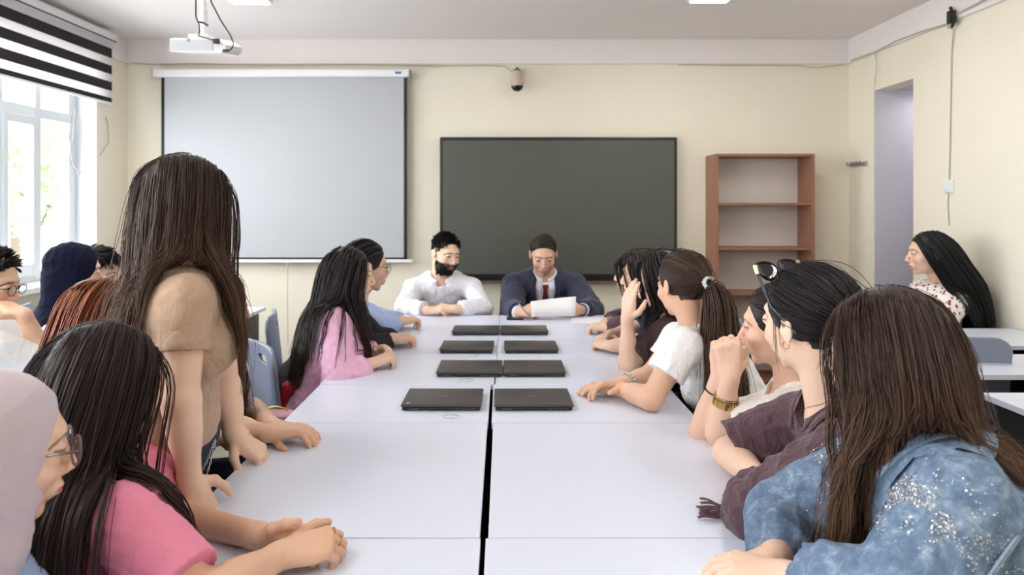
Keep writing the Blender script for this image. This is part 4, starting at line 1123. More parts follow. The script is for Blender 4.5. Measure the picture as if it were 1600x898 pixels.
def m_denim():
    m = mat('washed blue denim', srgb(118, 146, 180), .85); nt = m.node_tree; b = nt.nodes['Principled BSDF']
    tc = nt.nodes.new('ShaderNodeTexCoord'); n1 = nt.nodes.new('ShaderNodeTexNoise'); n1.inputs['Scale'].default_value = 38; n1.inputs['Detail'].default_value = 8; n1.inputs['Roughness'].default_value = .72; n1.inputs['Distortion'].default_value = .35
    r = nt.nodes.new('ShaderNodeValToRGB'); e = r.color_ramp.elements; e[0].position = .30; e[0].color = (*srgb(72, 92, 120), 1); e[1].position = .72; e[1].color = (*srgb(164, 180, 196), 1)
    x = r.color_ramp.elements.new(.52); x.color = (*srgb(108, 130, 156), 1)
    n2 = nt.nodes.new('ShaderNodeTexNoise'); n2.inputs['Scale'].default_value = 500; bp = nt.nodes.new('ShaderNodeBump'); bp.inputs['Strength'].default_value = .5; bp.inputs['Distance'].default_value = .003
    nt.links.new(tc.outputs['Object'], n1.inputs['Vector']); nt.links.new(tc.outputs['Object'], n2.inputs['Vector']); nt.links.new(n1.outputs['Fac'], r.inputs[0]); nt.links.new(r.outputs[0], b.inputs['Base Color'])
    nt.links.new(n2.outputs['Fac'], bp.inputs['Height']); nt.links.new(bp.outputs[0], b.inputs['Normal'])
    return m
M_DENIM = m_denim()
SKIN_L = srgb(232, 196, 172); SKIN_M = srgb(226, 186, 162); SKIN_T = srgb(220, 178, 150)
DKBR = (.030, .016, .012); BLK = (.010, .008, .009); MEDBR = (.050, .026, .016)
GL = 'people seated on the left of the long table'; GR = 'people seated on the right of the long table'
GB = 'people sitting at the window side'; GM = 'men at the head of the long table'

def neck_hole(s, up=.012, r=.062, fwd=.012, dz=.05): return (Ell(s.N+up*s.u+fwd*s.f, (r, r*1.05, dz), s.TR), .006)

# --- standing woman in the tan T-shirt
if True:      # L2
    Hd = Head(P(294, 322, 1.60), 38, -6, 0, 1.0)
    s = Body('person standing in a tan T-shirt and dark jeans, leaning both hands on the table', None, Hd,
             P(292, 432, 1.60), (-.835, 1.66, .88), 72,
             {'R': dict(S=P(290, 470, 1.50), E=P(283, 625, 1.47), W=P(297, 752, 1.49), d=(.25, .25, -.9), up=(.75, -.55, .35), curls=[(15, 25, 15)]*4, thumb=((.5, .7, .3), (.8, .4, .1), (.9, .2, 0))),
              'L': dict(S=P(332, 462, 1.78), E=P(352, 605, 1.86), W=P(366, 682, 1.80), d=(.75, .05, -.55), up=(.5, -.2, .85), curls=[(35, 35, 25)]*4)},
             legs='stand', leg_az=80, hair=DKBR, skin=SKIN_L)
    s.build_body()
    gs = [G(s.torso(.012), 0), G(s.arm('R', .013, .50, True, puff=.004), .02), G(s.arm('L', .013, .50, True, puff=.004), .02)]
    hem = Ell(s.hip-.10*s.u, (.4, .4, .125), s.TR)
    s.garment('t_shirt', gs, M_TAN, negs=[neck_hole(s), (hem, .004)], wrinkle=.006, seed=3, freq=26)
    s.lower(M_JEANS, 'jeans', shoe=mat('white trainers', srgb(220, 220, 220), .6), h=.009)
    # belt loops chain, two swags
    m = MB()
    for a, b, sag, n in ((P(251, 716, 1.52), P(340, 682, 1.55), .085, 46), (P(250, 735, 1.52), P(341, 684, 1.55), .125, 56)):
        for i in range(n):
            t = (i+.5)/n; c = a*(1-t)+b*t+V3(0, -.012, -4*sag*t*(1-t)); t2 = min(1, t+.02); dr = unit((b-a)+V3(0, 0, -4*sag*(1-2*t)))
            o = _basis(dr); q = o[0] if i % 2 else o[1]
            m.tube([c+.0036*math.cos(x)*dr+.0022*math.sin(x)*q for x in np.linspace(0, 6.283, 8, endpoint=False)], .0007, 4, closed=True)
    s.mb('wallet_chain', m, M_SILVER)
    make_hair(s, 'long', L=.50, n=8500, ng=460, r=.0008, col=(.040, .022, .016), tip=(.130, .070, .040), thick=.010, part=.01, bias=(.0, .0, 0), seed=7, wave=.006, wfreq=4, lvar=.25, fly=.03, ymod=.0, guard=1.05, back=.02, split=(-.005, .04, .46, 1), extra=[G([(1, Cap(s.S['R']+.02*s.u, np.array(s.arms['R']['E']), .075, .065), .0)], .0)])

# --- woman in the pink T-shirt, nearest left
if True:      # L1
    Hd = Head(P(165, 604, 1.30), 38, -12, 0, 1.0)
    s = Body('person with long straight dark hair in a bright pink T-shirt, hands on the table', GL, Hd,
             P(160, 742, 1.29), (-1.02, 1.12, .54), 66,
             {'R': dict(S=P(196, 815, 1.17), E=P(318, 938, 1.10), W=T(440, 866, .788), d=(.93, .42, .06), up=(-.1, -.45, .9), curls=[(35, 48, 25), (42, 50, 25), (48, 52, 25), (50, 55, 30)], thumb=((.7, .6, .1), (.9, .3, .0), (.95, .1, -.2))),
              'L': dict(S=P(215, 745, 1.46), E=P(262, 806, 1.49), W=T(404, 836, .785), d=(.96, -.12, .02), up=(.15, .5, .85), curls=[(28, 30, 15), (30, 40, 20), (34, 44, 22), (38, 46, 25)], thumb=((.7, .5, .35), (.9, .2, .3), (.95, 0, .15)))},
             hair=(.016, .010, .009), skin=SKIN_T, nail=srgb(222, 160, 150))
    s.build_body()
    gs = [G(s.torso(.014), 0), G(s.arm('R', .020, .80, True, puff=.006), .02), G(s.arm('L', .018, .72, True, puff=.006), .02)]
    s.garment('t_shirt', gs, M_PINK, negs=[neck_hole(s)], wrinkle=.008, seed=5, freq=24)
    s.lower(M_JEANS)
    m = MB(); c = s.tips[0]
    hr = s.hands['R']
    f = [p for op, p, k in s.hands['R'] if isinstance(p, Cap) and abs(p.ra-.0098*s.hsc) < 1e-4]
    def ring(bd, cap, t, mt, nm, r=.0011, beads=0):
        B = _basis(cap.b-cap.a); c = cap.a+(cap.b-cap.a)*t; rad = cap.ra+.0006; mm = MB()
        if beads:
            for i in range(beads):
                a = 6.283*i/beads; mm.lathe([(.0022*math.cos(x), .0022*math.sin(x)) for x in np.linspace(-1.5, 1.5, 5)], c+(rad+.0015)*(math.cos(a)*B[0]+math.sin(a)*B[1]), 6)
        else: mm.tube([c+rad*(math.cos(x)*B[0]+math.sin(x)*B[1]) for x in np.linspace(0, 6.283, 22, endpoint=False)], r, 6, closed=True)
        return bd.mb(nm, mm, mt, bd.body)
    ring(s, f[0], .45, M_GOLD, 'ring', .0014); ring(s, f[1], .62, M_GOLD, 'ring', .0009)
    fl = [p for op, p, k in s.hands['L'] if isinstance(p, Cap) and abs(p.ra-.0098*s.hsc) < 1e-4]
    ring(s, fl[0], .35, M_BEADP, 'ring', beads=12)
    make_hair(s, 'long', L=.62, n=8500, ng=460, r=.0008, col=(.026, .015, .013), tip=(.058, .032, .026), thick=.020, part=0, bias=(-.02, -.05, 0), seed=11, wave=.003, wfreq=4, lvar=.18, fly=.02, clump=.5, guard=1.05, light=.2)
    chair(-1.05, 1.10, 68, 'grey plastic chair under the woman in the bright pink T-shirt')

# --- woman in the mauve scarf, nearest the camera
if True:      # L0
    Hd = Head(P(-14, 708, 1.0), 47, -8, 0, 1.0)
    s = Body('person in a pale mauve headscarf and glasses at the left edge nearest the camera', GL, Hd,
             P(-62, 868, .97), (-1.02, .86, .54), 70,
             {'R': dict(E=(-.72, .72, .78), W=(-.50, .78, .785)), 'L': dict(E=(-.70, 1.02, .78), W=(-.50, .92, .785))}, hair=(.05, .03, .025), skin=SKIN_M)
    s.build_body()
    s.garment('shirt', [G(s.torso(.014), 0), G(s.arm('R', .016, 1.92, True), .02), G(s.arm('L', .016, 1.92, True), .02)], M_LBLUE, wrinkle=.006, seed=5, freq=24)
    H = Hd
    sc = [(1, H.E((0, -.016, .036), (.085, .100, .088)), .0), (1, H.E((0, .000, -.035), (.081, .080, .095)), .03), (1, Cap(H.w(0, -.03, -.05), s.N+.01*s.u, .074, .080), .03), (-1, H.E((0, .098, -.008), (.062, .060, .083)), .010), (-1, H.E((0, .10, -.07), (.040, .07, .045)), .012)]
    s.garment('headscarf', [G(sc, 0)], M_MAUVE, wrinkle=.0035, seed=15, freq=34, h=.0035, fine=.0006)
    glasses(s, mat('clear brownish frame', srgb(120, 96, 104), .15, alpha=.75), rx=.026, rz=.022, r=.0022, y=.104, short=True)
    bd = MB(); bd.lathe([(.004*math.cos(x), .004*math.sin(x)) for x in np.linspace(-1.5, 1.5, 6)], H.w(.060, .078, -.02), 10)
    s.lower(M_BLACKT); chair(-1.02, .80, 70, 'grey plastic chair under the woman in the mauve headscarf')

# --- red haired person
if True:      # L3
    Hd = Head(P(160, 500, 1.98), 62, -12, 0, 1.0)
    s = Body('person with smooth copper red hair bent behind the standing woman on the left', GL, Hd, P(140, 585, 1.96), (-1.42, 1.74, .53), 75,
             {'R': dict(E=(-1.02, 1.78, .80), W=(-.80, 1.88, .785)), 'L': dict(E=(-.98, 2.12, .80), W=(-.80, 2.0, .785))}, hair=(.14, .040, .016), skin=SKIN_L)
    s.near = False; s.build_body()
    s.garment('shirt', [G(s.torso(.014), 0), G(s.arm('R', .015, 1.85, True), .02), G(s.arm('L', .015, 1.85, True), .02)], M_WHITET, seed=8)
    s.lower(M_JEANS)
    make_hair(s, 'long', L=.42, n=3600, ng=280, r=.0010, col=(.20, .058, .024), tip=(.24, .075, .030), thick=.018, seed=5, wave=.002, fly=.01, light=.15)
    chair(-1.44, 1.74, 75, 'grey plastic chair under the red haired person')

# --- dark haired woman half hidden behind the standing woman
if True:      # L4
    Hd = Head(P(340, 478, 2.32), 48, -6, 0, 1.0)
    s = Body('person with very long dark brown hair and black top half hidden behind the standing woman', GL, Hd, P(335, 560, 2.28), (-1.16, 2.08, .54), 62,
             {'R': dict(S=P(330, 590, 2.08), E=P(362, 668, 2.06), W=T(418, 677, .79), d=(.9, .4, 0), up=(0, 0, 1), pose='rest'), 'L': dict(E=P(395, 640, 2.42), W=T(430, 668, .785), d=(.9, -.3, 0))}, hair=(.022, .013, .010), skin=SKIN_T)
    s.near = False; s.build_body()
    s.garment('top', [G(s.torso(.012), 0), G(s.arm('R', .012, .6, True), .02), G(s.arm('L', .012, .6, True), .02)], M_BLACKJ, negs=[neck_hole(s)], seed=9)
    s.lower(M_JEANS)
    make_hair(s, 'long', L=.66, n=4200, ng=300, r=.0011, col=(.024, .014, .011), tip=(.065, .036, .024), thick=.022, part=0, bias=(.10, -.05, 0), seed=15, wave=.004, lvar=.2, fly=.03)
    chair(-1.17, 2.07, 62, 'grey plastic chair under the woman in black with very long hair')

# --- woman in the light pink blouse
if True:      # L5
    Hd = Head(P(545, 430, 2.93), 76, -5, 0, 1.02)
    s = Body('person with long straight dark hair, light pink blouse and yellow nails', GL, Hd, P(526, 486, 2.93), (-.80, 2.86, .54), 72,
             {'R': dict(S=P(520, 505, 2.79), E=P(532, 592, 2.70), W=P(577, 569, 2.78), d=(.85, .45, .25), up=(-.2, -.3, .9), curls=[(45, 55, 30)]*4),
              'L': dict(S=P(545, 500, 3.08), E=P(555, 548, 3.10), W=P(583, 548, 2.98), d=(.8, -.5, .2), up=(.3, .4, .85), curls=[(40, 50, 30)]*4)},
             hair=BLK, skin=SKIN_L, nail=srgb(232, 206, 90))
    s.near = False; s.build_body(h=.006, hh=.003, hand_h=.0026)
    s.garment('blouse', [G(s.torso(.016), 0), G(s.arm('R', .022, 1.82, True, puff=.016), .02), G(s.arm('L', .020, 1.82, True, puff=.014), .02)], M_PINKB, negs=[neck_hole(s)], wrinkle=.011, seed=12, freq=26, h=.006)
    collar(s, M_PINKB, R0=.056, gap=30, over=[G(s.torso(.018), 0)])
    s.lower(M_JEANS)
    make_hair(s, 'long', L=.56, n=4200, ng=300, r=.0010, col=(.014, .009, .010), tip=(.040, .022, .020), thick=.020, part=0, bias=(.05, -.04, 0), seed=21, wave=.003, lvar=.2, fly=.01, fwd=.0, back=.08, guard=1.0, split=(.02, .12, .35, 1))
    chair(-.84, 2.92, 52, 'blue grey chair with a handle slot behind the woman in the light pink blouse')

if True:      # L6
    Hd = Head(P(572, 417, 3.28), 62, -6, 0, 1.04)
    s = Body('person in a black top and thin round glasses with dark hair tied back', GL, Hd, P(556, 468, 3.28), (-.98, 3.16, .54), 74,
             {'R': dict(E=P(572, 548, 3.10), W=P(612, 532, 3.20), d=(.85, .4, .1), up=(-.1, -.3, .9), pose='curl'), 'L': dict(E=P(590, 528, 3.42), W=P(616, 528, 3.32), d=(.85, -.4, .1), up=(.2, .3, .9), pose='curl')}, hair=BLK, skin=SKIN_M)
    s.near = False; s.build_body()
    s.garment('jacket', [G(s.torso(.018), 0), G(s.arm('R', .020, 1.85, True), .02), G(s.arm('L', .018, 1.85, True), .02)], M_BLACKJ, negs=[neck_hole(s)], seed=13)
    s.lower(M_BLACKT)
    make_hair(s, 'tail', L=.40, n=3000, ng=260, r=.0011, thick=.014, tie=(0, -.108, -.015), seed=23, wave=.002)
    glasses(s, mat('thin dark metal frame', srgb(60, 56, 58), .3, metal=.8), r=.0011, rx=.025, rz=.021, y=.102)
    chair(-1.02, 3.16, 74, 'grey plastic chair under the person in the black top and round glasses')

if True:      # L7
    Hd = Head(P(574, 424, 3.74), 66, -4, 0, 1.0)
    s = Body('person in a light blue shirt with folded hands, face hidden behind the glasses wearer', GL, Hd, P(560, 468, 3.74), (-1.02, 3.66, .54), 76,
             {'R': dict(E=P(590, 508, 3.58), W=P(626, 503, 3.66), d=(.75, .5, .1), up=(-.2, -.3, .9), pose='curl'), 'L': dict(E=P(598, 500, 3.88), W=P(628, 500, 3.78), d=(.8, -.4, .1), up=(.2, .3, .9), pose='curl')}, hair=DKBR, skin=SKIN_M)
    s.near = False; s.build_body()
    s.garment('shirt', [G(s.torso(.016), 0), G(s.arm('R', .020, 1.85, True, puff=.008), .02), G(s.arm('L', .018, 1.85, True, puff=.006), .02)], M_LBLUE, negs=[neck_hole(s)], seed=14, wrinkle=.008)
    s.lower(M_JEANS)
    make_hair(s, 'tail', L=.22, n=2200, ng=200, r=.0012, thick=.010, tie=(0, -.108, -.015), seed=27, wave=.002)
    chair(-1.03, 3.66, 76, 'grey plastic chair under the person in the light blue shirt')

# --- the two men at the head
if True:      # M1
    Hd = Head(P(696, 397, 4.45), 143, -12, -4, 1.10, True)
    s = Body('person in a white shirt with a full black beard, turned towards his neighbour', GM, Hd, P(690, 432, 4.50), (-.40, 4.66, .54), 176,
             {'R': dict(S=P(647, 452, 4.48), E=P(632, 480, 4.30), W=P(668, 485, 4.17), d=(.9, -.1, .1), up=(0, -.3, .9), pose='curl'),
              'L': dict(S=P(737, 450, 4.48), E=P(756, 481, 4.30), W=P(712, 483, 4.16), d=(-.9, .1, .1), up=(0, -.3, .9), pose='curl')},
             male=True, hair=(.012, .008, .007), skin=SKIN_L, stubble=.75, w=1.12)
    s.near = False; s.build_body(hh=.0030)
    o, V = s.garment('shirt', [G(s.torso(.016), 0), G(s.arm('R', .016, 1.85, True, puff=.006), .02), G(s.arm('L', .016, 1.85, True, puff=.006), .02)], M_WHITES, negs=[neck_hole(s, .0, .072, .03, .060)], seed=16, wrinkle=.009, freq=22)
    tg = [G(s.torso(.016), 0)]; collar(s, M_WHITES, R0=.068, gap=20, h=.034, drop=.052, flare=.036, tipdrop=.035, parent=o, over=tg)
    s.mb('button_placket', s.drape(MB(), tg, [(-.075-.04*i, -.016, .016) for i in range(9)], .005), M_WHITES, o)
    beard(s, 2600)
    make_hair(s, 'short', L=.036, n=4200, ng=520, r=.0011, comb=(.5, .25, .1), seed=31, light=.15, zmin=.020, lift=.9, thick=.004)
    s.lower(M_BLACKT); chair(-.40, 4.70, 180, 'grey plastic chair under the bearded man in the white shirt')

if True:      # M2
    Hd = Head(P(849, 398, 4.42), 182, -24, 0, 1.10, True)
    s = Body('person in a navy suit, white shirt and dark red tie reading a sheet of paper', GM, Hd, P(851, 428, 4.50), (.28, 4.70, .54), 180,
             {'R': dict(S=P(803, 447, 4.50), E=P(800, 487, 4.28), W=P(812, 488, 4.10), d=(.55, -.5, .15), up=(-.5, -.5, .6), curls=[(45, 60, 30), (55, 60, 30), (60, 60, 30), (62, 60, 30)]),
              'L': dict(S=P(899, 447, 4.50), E=P(925, 485, 4.30), W=P(908, 484, 4.14), d=(-.75, -.3, .1), up=(.3, -.7, .4), pose='hold')},
             male=True, hair=(.030, .020, .016), skin=srgb(216, 172, 150), w=1.14, stubble=.12)
    s.near = False; s.build_body(hh=.0030)
    o, V = s.garment('shirt', [G(s.torso(.010), 0), G(s.arm('R', .008, 1.93, True), .02), G(s.arm('L', .008, 1.93, True), .02)], M_WHITES, negs=[neck_hole(s, .006, .068, .02, .045)], seed=18, wrinkle=.002)
    collar(s, M_WHITES, R0=.066, gap=13, h=.036, drop=.046, flare=.030, tipdrop=.035, parent=o, over=[G(s.torso(.012), 0)])
    vee = Ell(s.N+s.f*.14-s.u*.06, (.066, .14, .24), s.TR)
    oj, V = s.garment('suit_jacket', [G(s.torso(.026), 0), G(s.arm('R', .030, 1.82, True, puff=.008), .02), G(s.arm('L', .030, 1.82, True, puff=.008), .02)], M_NAVY, negs=[(vee, .004), neck_hole(s, .02, .080, .01, .06)], seed=19, wrinkle=.007, freq=18)
    tg = [G(s.torso(.028), 0)]
    for x, nm in ((-1, 'lapel'), (1, 'lapel')):
        rows = [(.015, .072, .090), (-.02, .068, .100), (-.055, .063, .112), (-.075, .060, .118), (-.080, .059, .096), (-.12, .053, .104), (-.16, .044, .096), (-.20, .032, .078), (-.25, .015, .046), (-.29, .0, .016)]
        rows = [(z, x*a if x > 0 else x*b_, x*b_ if x > 0 else x*a) for z, a, b_ in rows]
        s.mb(nm, s.drape(MB(), tg, rows, .006, thick=.005), M_NAVY, oj)
    tw = [(-.022, .017), (-.032, .019), (-.050, .013), (-.058, .014), (-.10, .019), (-.16, .024), (-.22, .028), (-.28, .030)]
    s.mb('tie', s.drape(MB(), [G(s.torso(.012), 0)], [(z, -w_, w_) for z, w_ in tw], .009, thick=.006), M_TIE)
    make_hair(s, 'short', L=.030, n=3800, ng=460, r=.0010, comb=(.1, -.9, .1), seed=37, light=.2, zmin=.0, ymod=-.006, lift=.35, thick=.003, col=(.045, .034, .028))
    bangle(s, 'L', .97, .034, .005, mat('black watch', srgb(40, 44, 40), .3), name='watch')
    s.lower(M_NAVY); chair(.28, 4.74, 180, 'grey plastic chair under the man in the navy suit')
    # things in his hands and before him
    a, b, c_, d_ = P(829, 471, 4.02), P(900, 463, 4.06), P(899, 494, 3.99), P(830, 495, 3.97)
    m = MB(); V_ = []; n = 8
    for i in range(n+1):
        t = i/n; bw = V3(0, .018*math.sin(t*math.pi), 0)
        V_ += [a*(1-t)+b*t+bw, d_*(1-t)+c_*t+bw]
    m.add(V_, [(2*i, 2*i+2, 2*i+3, 2*i+1) for i in range(n)]); o = m.build('paper_sheet', M_PAPER, None, True); md = o.modifiers.new('thick', 'SOLIDIFY'); md.thickness = .0012
    props(o, 'white sheet of paper held up by the man in the navy suit', 'paper')
    z = .7508; q = [T(893, 505, z), T(893, 498, z), T(940, 496, z), T(938, 507, z)]
    m = MB(); m.add(q+[p+V3(0, 0, .0025) for p in q], [(0, 1, 2, 3), (4, 5, 6, 7), (0, 1, 5, 4), (1, 2, 6, 5), (2, 3, 7, 6), (3, 0, 4, 7)]); props(m.build('paper_stack', M_PAPER, None), 'white papers lying on the table beside the arm of the man in navy', 'paper')
    q = T(806, 498.5, .751); props(MB().box(q+V3(-.055, -.035, 0), q+V3(.045, .035, .009), .004).build('mobile_phone', M_BEZEL, None, True), 'dark mobile phone lying on the table before the man in navy', 'phone')
    w = P(822, 486, 4.02); props(MB().tube([w+V3(-.045, 0, .045), w+V3(.02, -.01, -.030), w+V3(.028, -.012, -.040)], [.0045, .0045, .001], 8).build('pen', M_CHROME, None, True), 'silver pen held in the fingers of the man in navy', 'pen')

# --- right side, far to near
if True:      # R6
    Hd = Head(P(992, 426, 3.72), 292, -5, 0, 1.05)
    s = Body('person in a plum blouse with dark bobbed hair, farthest on the right of the table', GR, Hd, P(1012, 478, 3.74), (.86, 3.72, .54), 280,
             {'R': dict(E=P(975, 498, 3.88), W=P(946, 503, 3.70), d=(-.3, -.9, 0), up=(-.3, 0, .9), pose='rest'), 'L': dict(E=P(985, 510, 3.52), W=P(950, 512, 3.52), d=(-.8, .5, 0), up=(-.2, 0, .9), pose='curl')}, hair=BLK, skin=SKIN_L)
    s.near = False; s.build_body()
    s.garment('blouse', [G(s.torso(.016), 0), G(s.arm('R', .022, 1.7, True), .02), G(s.arm('L', .022, 1.6, True), .02)], M_BURG, negs=[neck_hole(s)], seed=41)
    s.lower(M_BLACKT); make_hair(s, 'long', L=.30, n=2600, ng=240, r=.0012, thick=.016, seed=41, wave=.002, tip=(.03, .02, .016), guard=1.15, fly=.0)
    chair(.93, 3.72, 280, 'grey plastic chair under the farthest person on the right')
if True:      # R5
    Hd = Head(P(1006, 430, 3.30), 294, -5, 0, 1.05)
    s = Body('person with bare forearms folded on the table beyond the raised hand', GR, Hd, P(1030, 482, 3.30), (.90, 3.30, .54), 280,
             {'R': dict(E=P(990, 515, 3.42), W=P(952, 523, 3.30), d=(-.5, -.8, 0), up=(-.2, 0, .9), pose='rest'), 'L': dict(E=P(988, 538, 3.08), W=P(954, 540, 3.10), d=(-.5, .8, 0), up=(-.3, 0, .9), pose='curl')}, hair=DKBR, skin=SKIN_L)
    s.near = False; s.build_body()
    s.garment('top', [G(s.torso(.014), 0), G(s.arm('R', .014, .8, True), .02), G(s.arm('L', .014, .8, True), .02)], mat('dark navy top', srgb(30, 32, 56), .8), negs=[neck_hole(s)], seed=43)
    s.lower(M_BLACKT); make_hair(s, 'long', L=.34, n=2600, ng=240, r=.0012, thick=.016, seed=43, wave=.002, guard=1.15, fly=.0)
    chair(.97, 3.30, 280, 'grey plastic chair under the person with bare folded forearms')
if True:      # R4
    Hd = Head(P(1032, 437, 2.88), 298, -6, 0, 1.04)
    s = Body('person in a dark brown lace blouse resting the face on a raised hand', GR, Hd, P(1050, 492, 2.90), (.92, 2.92, .54), 280,
             {'L': dict(S=P(1042, 520, 2.76), E=P(983, 566, 2.72), W=P(980, 498, 2.72), d=(.12, .05, .97), up=(-.75, -.5, .0), curls=[(8, 12, 8), (6, 12, 8), (8, 14, 8), (12, 18, 10)], thumb=((.5, .8, -.1), (.8, .5, -.1), (.9, .3, -.1))),
              'R': dict(E=P(1030, 560, 3.0), W=P(1002, 560, 2.86), d=(-.7, -.3, 0), pose='curl')}, hair=BLK, skin=SKIN_L, nail=srgb(230, 170, 190))
    s.near = False; s.build_body(h=.006, hand_h=.0026)
    s.garment('lace_blouse', [G(s.torso(.014), 0), G(s.arm('R', .016, .95, True, puff=.01), .02), G(s.arm('L', .018, .80, True, puff=.012), .02)], M_BROWNL, negs=[neck_hole(s)], seed=45, wrinkle=.010)
    s.lower(M_BLACKT); make_hair(s, 'long', L=.46, n=3600, ng=280, r=.0011, thick=.020, seed=45, wave=.003, guard=1.15, fly=.01, tip=(.03, .018, .015), bias=(.05, -.08, 0))
    chair(1.02, 2.92, 280, 'grey plastic chair under the person in dark brown lace')
if True:      # R3
    Hd = Head(P(1066, 447, 2.42), 336, -5, 0, 1.0)
    s = Body('person in a white T-shirt with a brown ponytail in a silvery band', GR, Hd, P(1085, 515, 2.40), (.96, 2.44, .54), 290,
             {'L': dict(S=P(1066, 540, 2.27), E=P(1018, 622, 2.23), W=T(962, 606, .785), d=(-.9, .35, -.05), up=(0, 0, 1), curls=[(20, 25, 15)]*4, spread=3),
              'R': dict(S=P(1060, 530, 2.52), E=P(1015, 588, 2.52), W=T(974, 598, .80), d=(-.85, -.2, -.02), up=(.1, .3, .9), curls=[(25, 30, 20)]*4)}, hair=MEDBR, skin=SKIN_T)
    s.near = False; s.build_body(h=.005, hh=.003, hand_h=.0026)
    s.garment('t_shirt', [G(s.torso(.014), 0), G(s.arm('R', .016, .55, True), .02), G(s.arm('L', .018, .55, True, puff=.004), .02)], M_WHITET, negs=[neck_hole(s)], seed=47, h=.0055, wrinkle=.006)
    s.lower(M_JEANS)
    make_hair(s, 'tail', L=.44, n=4200, ng=320, r=.0009, col=(.040, .022, .015), tip=(.13, .070, .036), thick=.014, tie=(.015, -.118, .012), seed=47, wave=.004, bias=(.02, -.02, 0), spread=.6, light=.16, fly=.03)
    m = MB(); H = Hd; c = H.w(.015, -.122, .012)
    for k in range(26):
        a = 6.283*k/26; q = c+.021*(math.cos(a)*H.R[0]+math.sin(a)*(H.R[2]*.9+H.R[1]*.3))-.006*H.R[1]*(k % 2); m.lathe([(.007*math.cos(x), .006*math.sin(x)) for x in np.linspace(-1.5, 1.5, 6)], q, 8)
    s.mb('hair_band', m, mat('silvery white satin', srgb(214, 220, 214), .25, metal=.25))
    bangle(s, 'R', .86, .031, .006, mat('pale blue grey bracelet', srgb(190, 204, 204), .3), beads=16)
    chair(1.03, 2.46, 290, 'grey plastic chair under the person with the brown ponytail')
if True:      # R2
    Hd = Head(P(1216, 512, 1.94), 300, -4, 0, 1.0)
    s = Body('person in an off white blouse pressing clasped hands to the mouth', GR, Hd, P(1240, 610, 1.96), (.99, 1.96, .54), 284,
             {'L': dict(S=P(1240, 650, 1.83), E=P(1125, 676, 1.92), W=P(1141, 588, 1.880), d=(-.04, .02, 1), up=(-.30, -.95, .0), curls=[(66, 76, 45), (66, 76, 45), (64, 76, 45), (62, 76, 45)], thumb=((.5, .5, -.4), (.8, .1, -.4), (.8, -.2, -.3))),
              'R': dict(S=P(1215, 640, 2.1), E=P(1098, 676, 2.0), W=P(1126, 582, 1.925), d=(.10, -.06, 1), up=(.25, 1, .0), curls=[(62, 78, 45), (64, 78, 45), (66, 78, 45), (68, 78, 45)], thumb=((.6, .6, -.2), (.85, .2, -.4), (.85, 0, -.4)))}, hair=(.022, .014, .012), skin=SKIN_M, nail=srgb(240, 186, 196))
    s.build_body()
    s.garment('blouse', [G(s.torso(.016), 0), G(s.arm('R', .020, .72, True, puff=.012), .02), G(s.arm('L', .022, .74, True, puff=.014), .02)], M_CREAM, negs=[neck_hole(s)], seed=51, wrinkle=.012)
    s.lower(M_JEANS)
    make_hair(s, 'tail', L=.30, n=3400, ng=280, r=.0010, thick=.010, tie=(0, -.108, -.02), seed=51, wave=.003)
    bangle(s, 'L', .66, .0315, .0018, M_GOLD, name='bracelet')
    m = MB(); a_ = s.arms['L']; E, W = np.asarray(a_['E']), np.asarray(a_['W']); B = _basis(W-E)
    for row in range(3):
        c = E+(W-E)*(.52+.035*row)
        for k in range(26):
            a = 6.283*k/26; rad = unit(math.cos(a)*B[0]+math.sin(a)*B[1]); tg = np.cross(B[2], rad); q = c+.0335*rad
            V_, F_ = [], []
            for sx in (-1, 1):
                for sy in (-1, 1):
                    for sz in (-1, 1): V_.append(q+sx*.0019*rad+sy*.0032*tg+sz*.0036*B[2])
            m.add(V_, [(0, 1, 3, 2), (4, 6, 7, 5), (0, 4, 5, 1), (2, 3, 7, 6), (0, 2, 6, 4), (1, 5, 7, 3)])
    cuff = MB(); cuff.tube([E+(W-E)*.485+.0315*(math.cos(x)*B[0]+math.sin(x)*B[1]) for x in np.linspace(0, 6.283, 26, endpoint=False)], .0016, 6, closed=True).tube([E+(W-E)*.625+.0305*(math.cos(x)*B[0]+math.sin(x)*B[1]) for x in np.linspace(0, 6.283, 26, endpoint=False)], .0016, 6, closed=True)
    w = s.mb('bead_bracelet', m, M_GOLD, s.body, smooth=False); s.mb('bracelet_edge', cuff, M_BANDK, w)
    bangle(s, 'R', .72, .030, .0022, M_BANDK, name='hair_tie')
    chair(1.10, 1.98, 284, 'grey plastic chair under the person in the off white blouse')
